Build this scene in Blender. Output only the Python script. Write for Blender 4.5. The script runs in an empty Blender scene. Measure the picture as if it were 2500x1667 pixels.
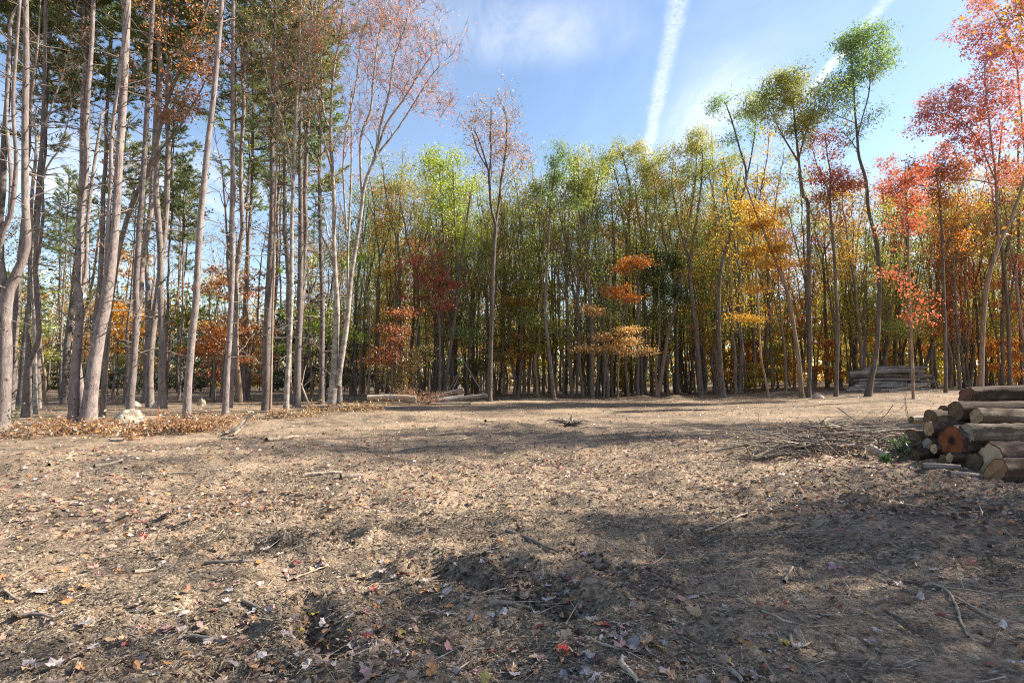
import bpy, math
import numpy as np
from mathutils import Vector, Matrix, Euler

RNG = np.random.default_rng(7)
scene = bpy.context.scene
COL = scene.collection
R = math.radians

# ------------------------------------------------------------------ camera
FPX = 1400.0            # focal length in photo pixels (photo 2500 x 1667)
CX, CY, HOR = 1250.0, 833.5, 915.0
EYE = 1.6
PITCH = math.atan((HOR - CY) / FPX)
cam_d = bpy.data.cameras.new('camera')
cam_d.sensor_width = 36.0
cam_d.lens = 36.0 * FPX / 2500.0
cam_d.clip_start = 0.05
cam_d.clip_end = 3000.0
cam = bpy.data.objects.new('camera', cam_d)
cam.location = (0, 0, EYE)
cam.rotation_euler = (R(90) + PITCH, 0, 0)
COL.objects.link(cam)
scene.camera = cam

# ------------------------------------------------------------------ sun, sky
SUN_AZ, SUN_EL = R(75), R(36)      # azimuth clockwise from +Y (the view) towards +X
sdir = Vector((math.sin(SUN_AZ) * math.cos(SUN_EL), math.cos(SUN_AZ) * math.cos(SUN_EL), math.sin(SUN_EL)))
sl = bpy.data.lights.new('sun', 'SUN')
sl.energy = 5.0
sl.angle = R(0.53)
sl.color = (1.0, 0.935, 0.805)
so = bpy.data.objects.new('sun', sl)
so.rotation_euler = sdir.to_track_quat('Z', 'Y').to_euler()
so.location = sdir * 60
COL.objects.link(so)

world = bpy.data.worlds.new('World')
scene.world = world
world.use_nodes = True
SKY_STRENGTH = 0.086


class NT:
    """tiny helper to write node trees"""
    def __init__(self, tree):
        self.t = tree
        tree.nodes.clear()

    def n(self, typ, **kw):
        nd = self.t.nodes.new(typ)
        ins = kw.pop('ins', {})
        for k, v in kw.items():
            setattr(nd, k, v)
        for k, v in ins.items():
            self.put(nd.inputs[k], v)
        return nd

    def put(self, sock, v):
        if hasattr(v, 'is_output') or isinstance(v, bpy.types.NodeSocket):
            self.t.links.new(v, sock)
        elif isinstance(v, bpy.types.Node):
            self.t.links.new(v.outputs[0], sock)
        else:
            if sock.type == 'RGBA' and len(v) == 3:
                v = (*v, 1.0)
            sock.default_value = v

    def math(self, op, a, b=None, c=None, clamp=False):
        nd = self.t.nodes.new('ShaderNodeMath')
        nd.operation = op
        nd.use_clamp = clamp
        for i, v in enumerate((a, b, c)):
            if v is not None:
                self.put(nd.inputs[i], v)
        return nd.outputs[0]

    def mix(self, fac, a, b, blend='MIX'):
        nd = self.t.nodes.new('ShaderNodeMix')
        nd.data_type = 'RGBA'
        nd.blend_type = blend
        self.put(nd.inputs[0], fac)
        self.put(nd.inputs[6], a)
        self.put(nd.inputs[7], b)
        return nd.outputs[2]

    def ramp(self, fac, stops, interp='LINEAR'):
        nd = self.t.nodes.new('ShaderNodeValToRGB')
        cr = nd.color_ramp
        cr.interpolation = interp
        while len(cr.elements) < len(stops):
            cr.elements.new(0.5)
        for e, (p, c) in zip(cr.elements, stops):
            e.position = p
            if not hasattr(c, '__len__'):
                c = (c, c, c)
            e.color = (*c, 1.0)
        self.put(nd.inputs[0], fac)
        return nd.outputs[0]

    def noise(self, vec, scale, detail=4.0, rough=0.55, dist=0.0, dim='3D'):
        nd = self.t.nodes.new('ShaderNodeTexNoise')
        nd.noise_dimensions = dim
        self.put(nd.inputs['Vector'], vec)
        nd.inputs['Scale'].default_value = scale
        nd.inputs['Detail'].default_value = detail
        nd.inputs['Roughness'].default_value = rough
        nd.inputs['Distortion'].default_value = dist
        return nd.outputs[0]

    def mapping(self, vec, loc=(0, 0, 0), rot=(0, 0, 0), scale=(1, 1, 1)):
        nd = self.t.nodes.new('ShaderNodeMapping')
        self.put(nd.inputs[0], vec)
        nd.inputs[1].default_value = loc
        nd.inputs[2].default_value = rot
        nd.inputs[3].default_value = scale
        return nd.outputs[0]


def build_world():
    t = NT(world.node_tree)
    sky = t.n('ShaderNodeTexSky', sky_type='NISHITA')
    sky.sun_disc = False
    sky.sun_elevation = SUN_EL
    sky.sun_rotation = SUN_AZ
    sky.altitude = 100
    sky.air_density = 1.0
    sky.dust_density = 0.35
    sky.ozone_density = 1.2
    tc = t.n('ShaderNodeTexCoord')
    sp = t.n('ShaderNodeSeparateXYZ', ins={0: tc.outputs['Generated']})
    z = t.math('ADD', t.math('MAXIMUM', sp.outputs[2], 0.0), 0.03)
    px = t.math('DIVIDE', sp.outputs[0], z)
    py = t.math('DIVIDE', sp.outputs[1], z)
    pl = t.n('ShaderNodeCombineXYZ', ins={0: px, 1: py, 2: 0.0}).outputs[0]   # point on a cloud sheet overhead
    # cirrus everywhere: streaky noise on the sheet
    wv = t.mapping(pl, rot=(0, 0, R(38)), scale=(1.0, 0.42, 1))
    c1 = t.noise(wv, 1.25, 7, 0.6, 0.7)
    c2 = t.noise(t.mapping(pl, loc=(3.1, 1.7, 0), scale=(0.55, 0.55, 1)), 1.0, 3, 0.5, 0.3)
    cir = t.math('MULTIPLY', t.ramp(c1, [(0.42, 0.0), (0.74, 1.0)]), t.ramp(c2, [(0.40, 0.05), (0.64, 1.0)]))

    def blob(cx, cy, rx, ry, rot=0.0):
        m = t.mapping(t.n('ShaderNodeVectorMath', operation='SUBTRACT', ins={0: pl, 1: (cx, cy, 0)}).outputs[0],
                      rot=(0, 0, rot), scale=(1 / rx, 1 / ry, 1))
        ln = t.n('ShaderNodeVectorMath', operation='LENGTH', ins={0: m}).outputs['Value']
        return t.ramp(ln, [(0.0, 1.0), (1.0, 0.0)], 'EASE')
    wisps = t.noise(t.mapping(pl, rot=(0, 0, R(-32)), scale=(2.6, 0.8, 1)), 1.7, 8, 0.62, 0.9)
    wisp = t.ramp(wisps, [(0.30, 0.0), (0.62, 1.0)])
    bl = t.math('ADD', t.math('MULTIPLY', blob(0.70, 2.05, 0.22, 0.60, R(-20)), .62),
                t.math('MULTIPLY', blob(0.02, 1.52, 0.42, 0.26, R(20)), 0.5))
    bl = t.math('ADD', bl, t.math('MULTIPLY', blob(0.30, 2.75, 0.22, 0.35), 0.6))
    bl = t.math('ADD', bl, t.math('MULTIPLY', blob(-1.9, 2.7, 1.2, 0.9), 0.6))
    bl = t.math('ADD', bl, t.math('MULTIPLY', blob(3.3, 3.6, 1.7, 2.0), 0.9))
    bl = t.math('MULTIPLY', bl, wisp)

    # contrails: straight lines on the sheet, broken into puffs
    def trail(x0, y0, slope, half, amp, y1, y2):
        wob = t.math('MULTIPLY', t.math('SUBTRACT', t.noise(pl, 9.0, 3), 0.5), half * 0.9)
        dx = t.math('SUBTRACT', px, t.math('ADD', x0 - slope * y0, t.math('MULTIPLY', py, slope)))
        d = t.math('ABSOLUTE', t.math('ADD', dx, wob))
        core = t.ramp(t.math('DIVIDE', d, half), [(0.15, 1.0), (1.0, 0.0)], 'EASE')
        puff = t.ramp(t.noise(t.mapping(pl, rot=(0, 0, 0.9), scale=(1.0, 1.3, 1)), 52.0, 7, 0.72, 1.2), [(0.34, 0.15), (0.74, 1.0)])
        ends = t.math('MULTIPLY', t.ramp(t.math('SUBTRACT', py, y1), [(0.0, 0.0), (0.3, 1.0)]),
                      t.ramp(t.math('SUBTRACT', y2, py), [(0.0, 0.0), (0.5, 1.0)]))
        return t.math('MULTIPLY', t.math('MULTIPLY', core, puff), t.math('MULTIPLY', ends, amp))
    tr = t.math('ADD', trail(0.435, 1.477, 0.146, 0.036, 0.62, -6, 9), trail(0.955, 1.514, 0.075, 0.026, 1.0, 1.3, 2.15))
    fac = t.math('MULTIPLY', t.math('ADD', t.math('ADD', t.math('MULTIPLY', cir, 0.30), bl), tr), 0.85, clamp=True)
    # clouds fade out below the horizon
    fac = t.math('MULTIPLY', fac, t.ramp(sp.outputs[2], [(0.02, 0.0), (0.14, 1.0)]))
    white = t.mix(1.0, sky.outputs[0], (1.0, 1.0, 1.0), 'MIX')
    lum = t.n('ShaderNodeRGBToBW', ins={0: sky.outputs[0]}).outputs[0]
    cl = t.n('ShaderNodeVectorMath', operation='SCALE', ins={0: (1.0, 1.0, 1.02)})
    t.put(cl.inputs['Scale'], t.math('ADD', t.math('MULTIPLY', lum, 0.9), 4.6))
    mixed = t.mix(fac, sky.outputs[0], cl.outputs[0])
    bg = t.n('ShaderNodeBackground', ins={0: mixed, 1: SKY_STRENGTH})
    out = t.n('ShaderNodeOutputWorld')
    t.t.links.new(bg.outputs[0], out.inputs[0])


build_world()
scene.view_settings.view_transform = 'Standard'
scene.view_settings.look = 'None'
scene.view_settings.exposure = 1.5
scene.view_settings.gamma = 1.0
scene.view_settings.use_curve_mapping = False
scene.render.engine = 'CYCLES'
scene.cycles.max_bounces = 6
scene.cycles.diffuse_bounces = 3
scene.cycles.transmission_bounces = 4
scene.cycles.use_denoising = False
scene.cycles.filter_width = 1.15
scene.cycles.use_adaptive_sampling = False


# ------------------------------------------------------------------ numpy noise, terrain, pixel helpers
def _h(ix, iy, s):
    n = (ix * 374761393 + iy * 668265263 + s * 974634777) & 0xffffffff
    n = ((n ^ (n >> 13)) * 1274126177) & 0xffffffff
    return ((n ^ (n >> 16)) & 0xffff) / 65535.0


def vnoise(x, y, s=0):
    ix = np.floor(x).astype(np.int64)
    iy = np.floor(y).astype(np.int64)
    fx = x - ix
    fy = y - iy
    fx = fx * fx * (3 - 2 * fx)
    fy = fy * fy * (3 - 2 * fy)
    a = _h(ix, iy, s) * (1 - fx) + _h(ix + 1, iy, s) * fx
    b = _h(ix, iy + 1, s) * (1 - fx) + _h(ix + 1, iy + 1, s) * fx
    return a * (1 - fy) + b * fy - 0.5


def fbm(x, y, octv, s=0):
    r = 0
    a = 1.0
    for k in range(octv):
        r = r + a * vnoise(x, y, s + k)
        x = x * 2.03 + 11.3
        y = y * 2.03 - 7.7
        a *= 0.5
    return r


def sstep(a, b, x):
    t = np.clip((x - a) / (b - a), 0, 1)
    return t * t * (3 - 2 * t)


def seg_d(x, y, x0, y0, x1, y1):
    dx, dy = x1 - x0, y1 - y0
    t = np.clip(((x - x0) * dx + (y - y0) * dy) / (dx * dx + dy * dy), 0, 1)
    return np.hypot(x - x0 - t * dx, y - y0 - t * dy), t


def height(x, y):
    x = np.asarray(x, float)
    y = np.asarray(y, float)
    d = np.hypot(x, y)
    near = 1 - sstep(8, 26, d)
    h = 0.16 * fbm(x / 9.0, y / 9.0, 2, 3) * sstep(2, 14, d)
    h = h + 0.13 * fbm(x / 1.3, y / 0.9, 3, 9) * (0.45 + 0.55 * near)
    h = h + 0.085 * fbm(x / 0.36, y / 0.30, 3, 21) * (0.25 + 0.75 * near)
    h = h + 0.017 * near * fbm(x / 0.06, y / 0.06, 2, 31)
    # ground climbs a little at the far right
    h = h + 0.62 * sstep(10, 30, x) * sstep(14, 38, y)
    # hummocky bank in front of the log pile
    bank = sstep(2.6, 5.2, x + 0.12 * (y - 6)) * sstep(4.2, 6.6, y) * (1 - sstep(11, 15, y))
    h = h + bank * (0.10 + 0.16 * np.abs(fbm(x / 0.8, y / 0.8, 3, 41)))
    # smooth wheel track, bottom right
    tr = sstep(1.5, 2.2, x) * (1 - sstep(4.3, 5.0, y))
    h = h * (1 - 0.72 * tr)
    # gouges torn by machinery
    for (x0, y0, x1, y1, dep, wd) in ((-0.62, 4.75, 0.45, 4.02, .10, .14), (-0.1, 4.9, 0.35, 4.4, .08, .11),
                                      (-1.35, 3.9, -1.0, 3.3, .08, .11), (-2.6, 5.4, -1.6, 5.6, .08, .11),
                                      (-4.2, 6.3, -2.6, 6.5, .05, .08), (0.6, 5.2, 1.1, 4.7, .03, .07)):
        dd, t = seg_d(x + 0.12 * vnoise(x * 5, y * 5, 77), y + 0.12 * vnoise(x * 5, y * 5, 78), x0, y0, x1, y1)
        h = h - dep * np.exp(-(dd / wd) ** 2) + dep * 0.75 * np.exp(-((dd - wd * 2.1) / (wd * 0.9)) ** 2)
    # low berms across the clearing and mounds against the far trunks
    dd, t = seg_d(x, y + 0.5 * vnoise(x / 2, y / 2, 61), -1.5, 16.5, 5.5, 19.5)
    h = h + 0.13 * np.exp(-(dd / 0.55) ** 2) * (0.5 + vnoise(x * 1.3, y * 1.3, 62) + 0.3)
    dd, t = seg_d(x, y, -7.5, 18.5, -3.0, 23.0)
    h = h + 0.20 * np.exp(-(dd / 1.0) ** 2)
    for (mx, my) in ((7.3, 38.8), (9.0, 39.2), (11.0, 38.6), (18.2, 38.8), (20.6, 39.3), (1.8, 39.0), (15.0, 39.4)):
        h = h + 0.30 * np.exp(-(((x - mx) / 0.9) ** 2 + ((y - my) / 0.8) ** 2))
    return h


def zat(x, y):
    return float(height(np.array([x]), np.array([y]))[0])


_cp, _sp = math.cos(PITCH), math.sin(PITCH)


def ray(px, py):
    u = (px - CX) / FPX
    v = (CY - py) / FPX
    return np.array([u, _cp - v * _sp, _sp + v * _cp])


def pix(px, py, Y):
    d = ray(px, py)
    return np.array([0, 0, EYE]) + d * (Y / d[1])


def gpix(px, py):
    """where the ray of a photo pixel meets the terrain"""
    d = ray(px, py)
    z = 0.0
    for _ in range(12):
        Y = (EYE - z) / max(1e-4, -d[2]) * d[1]
        Y = min(Y, 90.0)
        p = np.array([d[0] / d[1] * Y, Y, 0])
        z = 0.5 * z + 0.5 * zat(p[0], p[1])
    p[2] = zat(p[0], p[1])
    return p


def rnd(a, b):
    return float(RNG.uniform(a, b))


# ------------------------------------------------------------------ mesh builder
class MB:
    def __init__(self):
        self.V = []
        self.F = []      # (faces array, material)
        self.n = 0

    def add(self, V, F, m=0):
        V = np.asarray(V, float).reshape(-1, 3)
        F = np.asarray(F, np.int64)
        self.V.append(V)
        self.F.append((F + self.n, m))
        self.n += len(V)

    def tube(self, P, rad, sides=6, m=0, cap=True, wob=0.0, rng=RNG):
        P = np.asarray(P, float)
        rad = np.asarray(rad, float)
        n = len(P)
        T = np.gradient(P, axis=0)
        T /= np.linalg.norm(T, axis=1)[:, None] + 1e-9
        mean = np.abs(T.mean(axis=0))
        ref = np.eye(3)[int(np.argmin(mean))]
        A = np.cross(T, ref)
        A /= np.linalg.norm(A, axis=1)[:, None] + 1e-9
        B = np.cross(T, A)
        ang = np.arange(sides) * (2 * math.pi / sides)
        rr = rad[:, None] * np.ones(sides)[None, :]
        if wob:
            rr = rr * (1 + wob * rng.normal(size=rr.shape))
        V = P[:, None, :] + rr[:, :, None] * (np.cos(ang)[None, :, None] * A[:, None, :] + np.sin(ang)[None, :, None] * B[:, None, :])
        i = np.arange(n - 1)[:, None] * sides
        j = np.arange(sides)[None, :]
        k = (j + 1) % sides
        Q = np.stack([i + j, i + k, i + sides + k, i + sides + j], axis=-1).reshape(-1, 4)
        self.add(V, Q[:, ::-1], m)
        if cap and rad[-1] > 0.012:
            base = self.n - n * sides
            c = np.concatenate([P[-1:]])
            self.add(c, np.zeros((0, 3), int), m)
            ci = self.n - 1
            f = np.stack([np.full(sides, ci), base + (n - 1) * sides + np.arange(sides), base + (n - 1) * sides + (np.arange(sides) + 1) % sides], -1)
            self.F.append((f[:, ::-1], m))

    def leaves(self, C, Tn, size, aspect, m=0, rng=RNG, up=0.35):
        """one bent rhombus per leaf: centre C, long axis Tn"""
        C = np.asarray(C, float)
        M = len(C)
        N = rng.normal(size=(M, 3)) + np.array([0, 0, up * 2])
        Tn = Tn / (np.linalg.norm(Tn, axis=1)[:, None] + 1e-9)
        S = np.cross(N, Tn)
        S /= np.linalg.norm(S, axis=1)[:, None] + 1e-9
        Nn = np.cross(Tn, S)
        L = np.asarray(size).reshape(-1, 1) * np.ones((M, 1))
        W = L * aspect
        fold = (Nn * L * 0.16)
        v0 = C - Tn * L * 0.5
        v1 = C + S * W * 0.5 + fold
        v2 = C + Tn * L * 0.5
        v3 = C - S * W * 0.5 + fold
        V = np.stack([v0, v1, v2, v3], 1).reshape(-1, 3)
        i = np.arange(M)[:, None] * 4
        F = np.concatenate([i, i + 1, i + 2, i + 3], 1)
        self.add(V, F, m)

    def slivers(self, P0, D, ln, w, m=0, rng=RNG):
        """thin twigs: one long triangle each"""
        P0 = np.asarray(P0, float)
        M = len(P0)
        D = D / (np.linalg.norm(D, axis=1)[:, None] + 1e-9)
        S = np.cross(D, rng.normal(size=(M, 3)))
        S /= np.linalg.norm(S, axis=1)[:, None] + 1e-9
        ln = np.asarray(ln).reshape(-1, 1)
        V = np.stack([P0 - S * w, P0 + S * w, P0 + D * ln], 1).reshape(-1, 3)
        F = np.arange(3 * M).reshape(-1, 3)
        self.add(V, F, m)

    def mesh(self, name, mats, smooth=True):
        me = bpy.data.meshes.new(name)
        if self.n:
            V = np.concatenate(self.V)
            loops, starts, mi = [], [], []
            pos = 0
            for F, m in self.F:
                if not len(F):
                    continue
                k = F.shape[1]
                loops.append(F.reshape(-1))
                starts.append(pos + np.arange(len(F)) * k)
                mi.append(np.full(len(F), m))
                pos += F.size
            loops = np.concatenate(loops)
            starts = np.concatenate(starts)
            mi = np.concatenate(mi)
            me.vertices.add(len(V))
            me.vertices.foreach_set('co', V.astype(np.float32).ravel())
            me.loops.add(len(loops))
            me.loops.foreach_set('vertex_index', loops.astype(np.int32))
            me.polygons.add(len(starts))
            me.polygons.foreach_set('loop_start', starts.astype(np.int32))
            me.polygons.foreach_set('material_index', mi.astype(np.int32))
            me.polygons.foreach_set('use_smooth', np.full(len(starts), smooth))
            me.update(calc_edges=True)
        for mt in (mats if isinstance(mats, (list, tuple)) else [mats]):
            me.materials.append(mt)
        return me

    def obj(self, name, mats, parent=None, smooth=True):
        return link(name, self.mesh(name, mats, smooth), parent)


def link(name, me, parent=None):
    o = bpy.data.objects.new(name, me)
    COL.objects.link(o)
    if parent is not None:
        o.parent = parent
    return o


def tag(o, label=None, cat=None, group=None, kind=None):
    if label:
        o['label'] = label
    if cat:
        o['category'] = cat
    if group:
        o['group'] = group
    if kind:
        o['kind'] = kind
    return o


def thing(name, label, cat, loc=(0, 0, 0), rz=0.0, group=None):
    o = bpy.data.objects.new(name, None)
    o.empty_display_size = 0.2
    COL.objects.link(o)
    o.location = [float(v) for v in loc]
    o.rotation_euler = (0, 0, rz)
    return tag(o, label, cat, group)


def copy_tree(src, loc, rz, scale, label, group, mats=None):
    r = src.copy()
    COL.objects.link(r)
    r.location = [float(v) for v in loc]
    r.rotation_euler = (rnd(-.03, .03), rnd(-.03, .03), rz)
    r.scale = (scale, scale, scale)
    tag(r, label, None, group)
    for ch in src.children:
        c = ch.copy()
        COL.objects.link(c)
        c.parent = r
        if mats and ch.name.split('.')[0] in mats and mats[ch.name.split('.')[0]] is not None:
            mm = mats[ch.name.split('.')[0]]
            for si, mt in mm.items():
                c.material_slots[si].link = 'OBJECT'
                c.material_slots[si].material = mt
    return r


# ------------------------------------------------------------------ materials
def new_mat(name):
    m = bpy.data.materials.new(name)
    m.use_nodes = True
    return m, NT(m.node_tree)


def finish(t, surf):
    out = t.n('ShaderNodeOutputMaterial')
    t.t.links.new(surf, out.inputs[0])


def leaf_mat(name, cols, trans=0.45, nscale=0.5, gloss=0.06):
    m, t = new_mat(name)
    geo = t.n('ShaderNodeNewGeometry')
    tc = t.n('ShaderNodeTexCoord')
    oi = t.n('ShaderNodeObjectInfo')
    ns = t.noise(tc.outputs['Object'], nscale, 2, 0.5)
    f = t.math('ADD', t.math('MULTIPLY', geo.outputs['Random Per Island'], 0.62),
               t.math('MULTIPLY', t.math('SUBTRACT', ns, 0.30), 1.0), clamp=True)
    k = len(cols)
    col = t.ramp(f, [(i / max(1, k - 1), c) for i, c in enumerate(cols)])
    hv = t.n('ShaderNodeHueSaturation', ins={'Color': col})
    t.put(hv.inputs['Hue'], t.math('ADD', t.math('MULTIPLY', oi.outputs['Random'], 0.03), 0.485))
    t.put(hv.inputs['Value'], t.math('ADD', t.math('MULTIPLY', oi.outputs['Random'], 0.35), 0.82))
    col = hv.outputs[0]
    d = t.n('ShaderNodeBsdfDiffuse', ins={0: col})
    th = t.n('ShaderNodeHueSaturation', ins={'Color': col, 'Value': 1.5, 'Saturation': 1.05})
    tr = t.n('ShaderNodeBsdfTranslucent', ins={0: th.outputs[0]})
    mx = t.n('ShaderNodeMixShader', ins={0: trans, 1: d.outputs[0], 2: tr.outputs[0]})
    g = t.n('ShaderNodeBsdfGlossy', ins={0: (1, 1, 1), 'Roughness': 0.45})
    m2 = t.n('ShaderNodeMixShader', ins={0: gloss, 1: mx.outputs[0], 2: g.outputs[0]})
    finish(t, m2.outputs[0])
    return m


def bark_mat(name, dark, light, lichen=None, scale=9.0, stretch=0.22, amount=0.35, bump=0.5, blotch=None, along='z', knots=False):
    m, t = new_mat(name)
    tc = t.n('ShaderNodeTexCoord')
    oi = t.n('ShaderNodeObjectInfo')
    v = t.mapping(tc.outputs['Object'], scale=(1, 1, stretch) if along == 'z' else (stretch, 1, 1))
    n1 = t.noise(v, scale, 6, 0.65, 0.4)
    n2 = t.noise(v, scale * 4.2, 4, 0.6)
    n3 = t.noise(tc.outputs['Object'], 1.3, 4, 0.6)
    f = t.math('ADD', t.math('MULTIPLY', n1, 0.65), t.math('MULTIPLY', n2, 0.35))
    col = t.ramp(f, [(0.36, dark), (0.60, light)])
    if lichen:
        col = t.mix(t.math('MULTIPLY', t.ramp(n3, [(0.5, 0.0), (0.66, 1.0)]), amount), col, lichen)
    if blotch:
        b = t.noise(t.mapping(tc.outputs['Object'], scale=(1, 1, 1.6)), 3.2, 5, 0.65, 0.5)
        col = t.mix(t.ramp(b, [(0.47, 0.0), (0.55, 1.0)]), col, blotch)
    if knots:
        kv = t.n('ShaderNodeTexVoronoi', ins={'Vector': t.mapping(tc.outputs['Object'], scale=(1, 1, .8)), 'Scale': 3.4})
        kd = t.math('ADD', kv.outputs['Distance'], t.math('MULTIPLY', n2, .12))
        col = t.mix(t.ramp(kd, [(.15, .85), (.22, 0.0)]), col, tuple(c * .5 for c in dark))
        col = t.mix(t.math('MULTIPLY', t.ramp(t.noise(t.mapping(tc.outputs['Object'], loc=(5, 3, 1), scale=(1, 1, .5)), 2.1, 5, .7), [(.5, 0.0), (.6, 1.0)]), .45), col, tuple(c * .55 for c in light))
    hv = t.n('ShaderNodeHueSaturation', ins={'Color': col})
    t.put(hv.inputs['Value'], t.math('ADD', t.math('MULTIPLY', oi.outputs['Random'], 0.4), 0.8))
    p = t.n('ShaderNodeBsdfPrincipled', ins={'Base Color': hv.outputs[0], 'Roughness': 0.9, 'Specular IOR Level': 0.25})
    bp = t.n('ShaderNodeBump', ins={'Strength': bump, 'Distance': 0.03, 'Height': f})
    t.t.links.new(bp.outputs[0], p.inputs['Normal'])
    finish(t, p.outputs[0])
    return m


M = {}
M['pine_bark'] = bark_mat('pine_bark', (.075, .057, .052), (.295, .235, .215), (.37, .35, .30), 11, .35, .35, .9, knots=True)
M['pine_dark'] = bark_mat('pine_bark_dark', (.055, .042, .036), (.23, .185, .165), (.28, .28, .24), 11, .3, .3, .9, knots=True)
M['hard_bark'] = bark_mat('hardwood_bark', (.05, .038, .030), (.20, .155, .12), (.26, .25, .21), 10, .16, .4, .7)
M['hard_warm'] = bark_mat('hardwood_bark_warm', (.12, .078, .05), (.36, .255, .18), (.38, .34, .27), 10, .12, .3, .8)
M['pale_bark'] = bark_mat('pale_smooth_bark', (.26, .22, .20), (.56, .50, .47), None, 6, .5, .3, .3)
M['maple_bark'] = bark_mat('grey_maple_bark', (.09, .068, .052), (.27, .22, .18), None, 7, .4, .3, .4, blotch=(.33, .295, .255))
M['dead_twig'] = bark_mat('dead_twig', (.085, .066, .054), (.25, .205, .17), None, 8, .3, .3, .2)
M['grey_wood'] = bark_mat('weathered_wood', (.16, .12, .085), (.46, .375, .285), (.42, .38, .30), 12, .2, .3, .5)
M['log_bark'] = bark_mat('log_bark', (.018, .011, .008), (.135, .082, .053), (.22, .165, .12), 17, .14, .5, 1.0, along='x', blotch=(.07, .04, .026))
M['log_pale'] = bark_mat('log_bark_pale', (.045, .032, .024), (.25, .19, .14), (.10, .10, .05), 15, .16, .6, 1.0, along='x', blotch=(.14, .09, .06))
M['far_log'] = bark_mat('far_log_bark', (.06, .046, .038), (.30, .245, .21), (.40, .37, .33), 8, .15, .4, .8, along='x')

M['needle'] = leaf_mat('pine_needles', [(.075, .13, .045), (.12, .18, .055), (.22, .23, .06), (.36, .27, .08)], .4, .35)
M['needle_green'] = leaf_mat('pine_needles_green', [(.06, .115, .05), (.095, .165, .06), (.15, .21, .07)], .4, .35)
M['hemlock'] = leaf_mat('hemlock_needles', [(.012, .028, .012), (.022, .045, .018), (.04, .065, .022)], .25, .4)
M['locust'] = leaf_mat('locust_leaves', [(.15, .21, .055), (.26, .31, .065), (.40, .38, .08), (.46, .38, .09)], .55, .45)
M['locust_green'] = leaf_mat('locust_leaves_green', [(.11, .17, .055), (.19, .26, .065), (.30, .34, .08)], .55, .45)
M['green_yel'] = leaf_mat('yellow_green_leaves', [(.13, .18, .03), (.28, .31, .04), (.46, .40, .05)], .5, .5)
M['green'] = leaf_mat('green_leaves', [(.03, .065, .018), (.06, .11, .025), (.12, .16, .035)], .4, .5)
M['gold'] = leaf_mat('gold_leaves', [(.20, .12, .02), (.42, .23, .03), (.52, .32, .045), (.5, .22, .03)], .5, .5)
M['yellow'] = leaf_mat('yellow_leaves', [(.16, .15, .025), (.36, .29, .035), (.55, .40, .05)], .5, .5)
M['orange'] = leaf_mat('orange_leaves', [(.18, .085, .02), (.42, .16, .028), (.56, .24, .04), (.55, .15, .04)], .5, .5)
M['red'] = leaf_mat('red_leaves', [(.24, .045, .026), (.40, .085, .045), (.50, .135, .07), (.46, .18, .05)], .5, .6)
M['pink'] = leaf_mat('pink_red_leaves', [(.32, .07, .075), (.43, .115, .115), (.46, .16, .08), (.45, .20, .055)], .5, .6)
M['rusty'] = leaf_mat('rust_red_leaves', [(.16, .06, .03), (.30, .09, .04), (.36, .15, .05), (.30, .07, .06)], .5, .9)
M['crimson'] = leaf_mat('crimson_leaves', [(.16, .035, .025), (.34, .06, .04), (.45, .10, .05)], .45, .6)
M['tan'] = leaf_mat('tan_orange_leaves', [(.18, .10, .045), (.36, .19, .07), (.48, .26, .10), (.36, .26, .08)], .5, .5)
M['olive'] = leaf_mat('olive_gold_leaves', [(.14, .12, .03), (.27, .20, .045), (.40, .25, .05)], .45, .5)
M['dried'] = leaf_mat('dried_brown_leaves', [(.15, .07, .03), (.32, .16, .06), (.46, .26, .11)], .35, 2.0)
M['plant'] = leaf_mat('fresh_green_leaves', [(.035, .075, .015), (.085, .14, .03)], .3, 2.0)


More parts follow.
